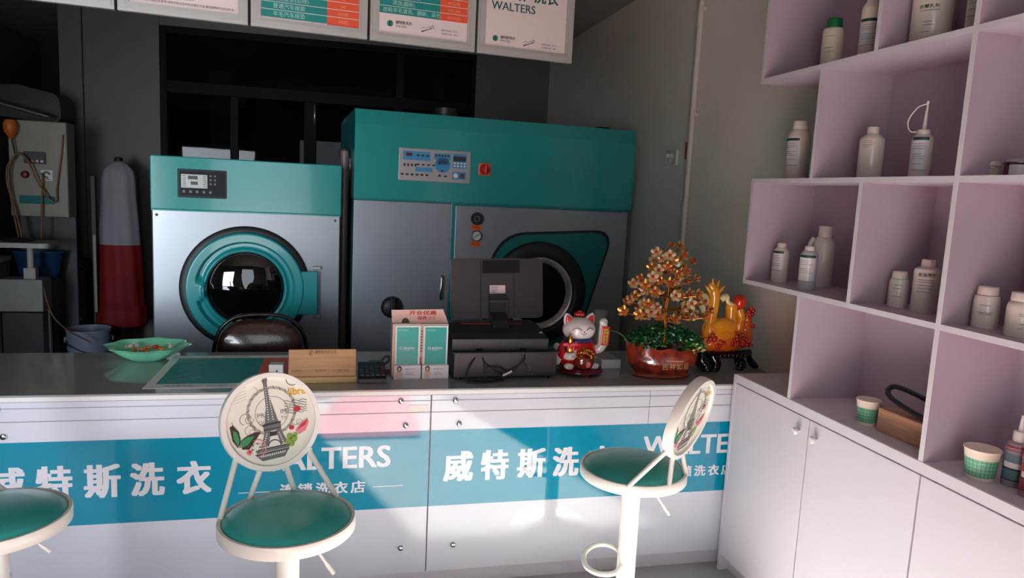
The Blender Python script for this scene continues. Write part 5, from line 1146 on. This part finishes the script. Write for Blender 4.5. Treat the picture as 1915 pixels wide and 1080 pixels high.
# garment form
t = thing('garment_form', 'steam garment form in grey white shirt and long red skirt at the back', 'garment form', (-1.785, 6.62, 0))
SH = mat('shirt_grey', (150, 150, 156), .7, noise=.12, nscale=5, bump=.4, bscale=14); RS = mat('skirt_red', (140, 12, 20), .7, noise=.2, nscale=6, bump=.3, bscale=18)
fo = lambda a, r, h: 1+.03*math.sin(9*a+h*3)
b = B(); b.lathe([(.0, 1.735), (.04, 1.728), (.075, 1.70), (.118, 1.655), (.132, 1.58), (.134, 1.45), (.146, 1.25), (.158, 1.03), (.0, 1.03)], n=56, sx=1.0, sy=.75, fn=fo); obj('shirt', b, SH, t, smooth=60)
b = B(); b.lathe([(.0, 1.04), (.160, 1.04), (.164, .9), (.170, .7), (.176, .53), (.19, .52), (.195, .37), (.18, .35), (.0, .35)], n=56, sx=1.0, sy=.78, fn=fo); obj('skirt', b, RS, t, smooth=60)
b = B(); b.lathe([(.0, 1.72), (.035, 1.72), (.03, 1.755), (.0, 1.765)], n=24); obj('neck_cap', b, BLACK, t)
b = B(); b.bx(-.20, -.165, -.06, -.02, .30, 1.60, .004); obj('side_column', b, mat('column_dark', (46, 46, 46), .5), t)
b = B(); b.bx(-.172, -.150, -.125, -.105, .48, 1.12, .003); obj('edge_strip', b, PGREY, t)
b = B(); b.bx(-.18, .18, -.16, .16, 0, .05, .01); b.cyl((0, 0, .05), (0, 0, .36), .05, n=16); obj('base', b, BLACK, t)
t = thing('steam_boiler', 'small black boiler with chrome valve between column and garment form', 'boiler', (-2.16, 6.78, 0))
b = B(); b.lathe([(0, 0), (.11, 0), (.115, .02), (.115, .84), (.09, .90), (.0, .92)], n=28); obj('tank', b, BLACK, t)
b = B(); b.tube(catmull([(.02, -.09, .80), (.04, -.13, .80), (.05, -.13, .70), (.03, -.125, .5), (.05, -.13, .38)], 5), .007, 8); b.cyl((.0, -.12, .82), (.09, -.12, .82), .011, n=10); obj('valve', b, CHROME, t)
b = B(); b.sph((-.07, -.1, 1.06), (.022, .022, .022), 12, 8); b.cyl((-.07, -.1, .85), (-.07, -.1, 1.05), .006, n=8); obj('gauge_knob', b, BLACK, t)
t = thing('bucket', 'pale blue white plastic bucket on the floor behind the counter', 'bucket', (-1.945, 6.30, 0), math.radians(15))
BK = mat('bucket_plastic', (150, 160, 186), .4)
b = B(); b.lathe([(0, .002), (.130, .0), (.134, .004), (.150, .22), (.156, .222), (.157, .25), (.152, .252), (.154, .30), (.160, .302), (.160, .325), (.156, .326), (.158, .37), (.164, .372), (.164, .385), (.156, .385), (.148, .36), (.128, .01), (0, .01)], n=48); obj('pail', b, BK, t)
b = B(); b.tube(catmull([(-.165, 0, .30), (-.13, -.11, .27), (0, -.175, .215), (.13, -.11, .20), (.165, 0, .30)], 8), .0035, 8); obj('wire_handle', b, mat('dark_wire', (50, 50, 54), .4), t)
b = B()
for x in (-.165, .165): b.box((x, 0, .30), (.014, .03, .04), .004)
obj('handle_lug', b, BK, t)
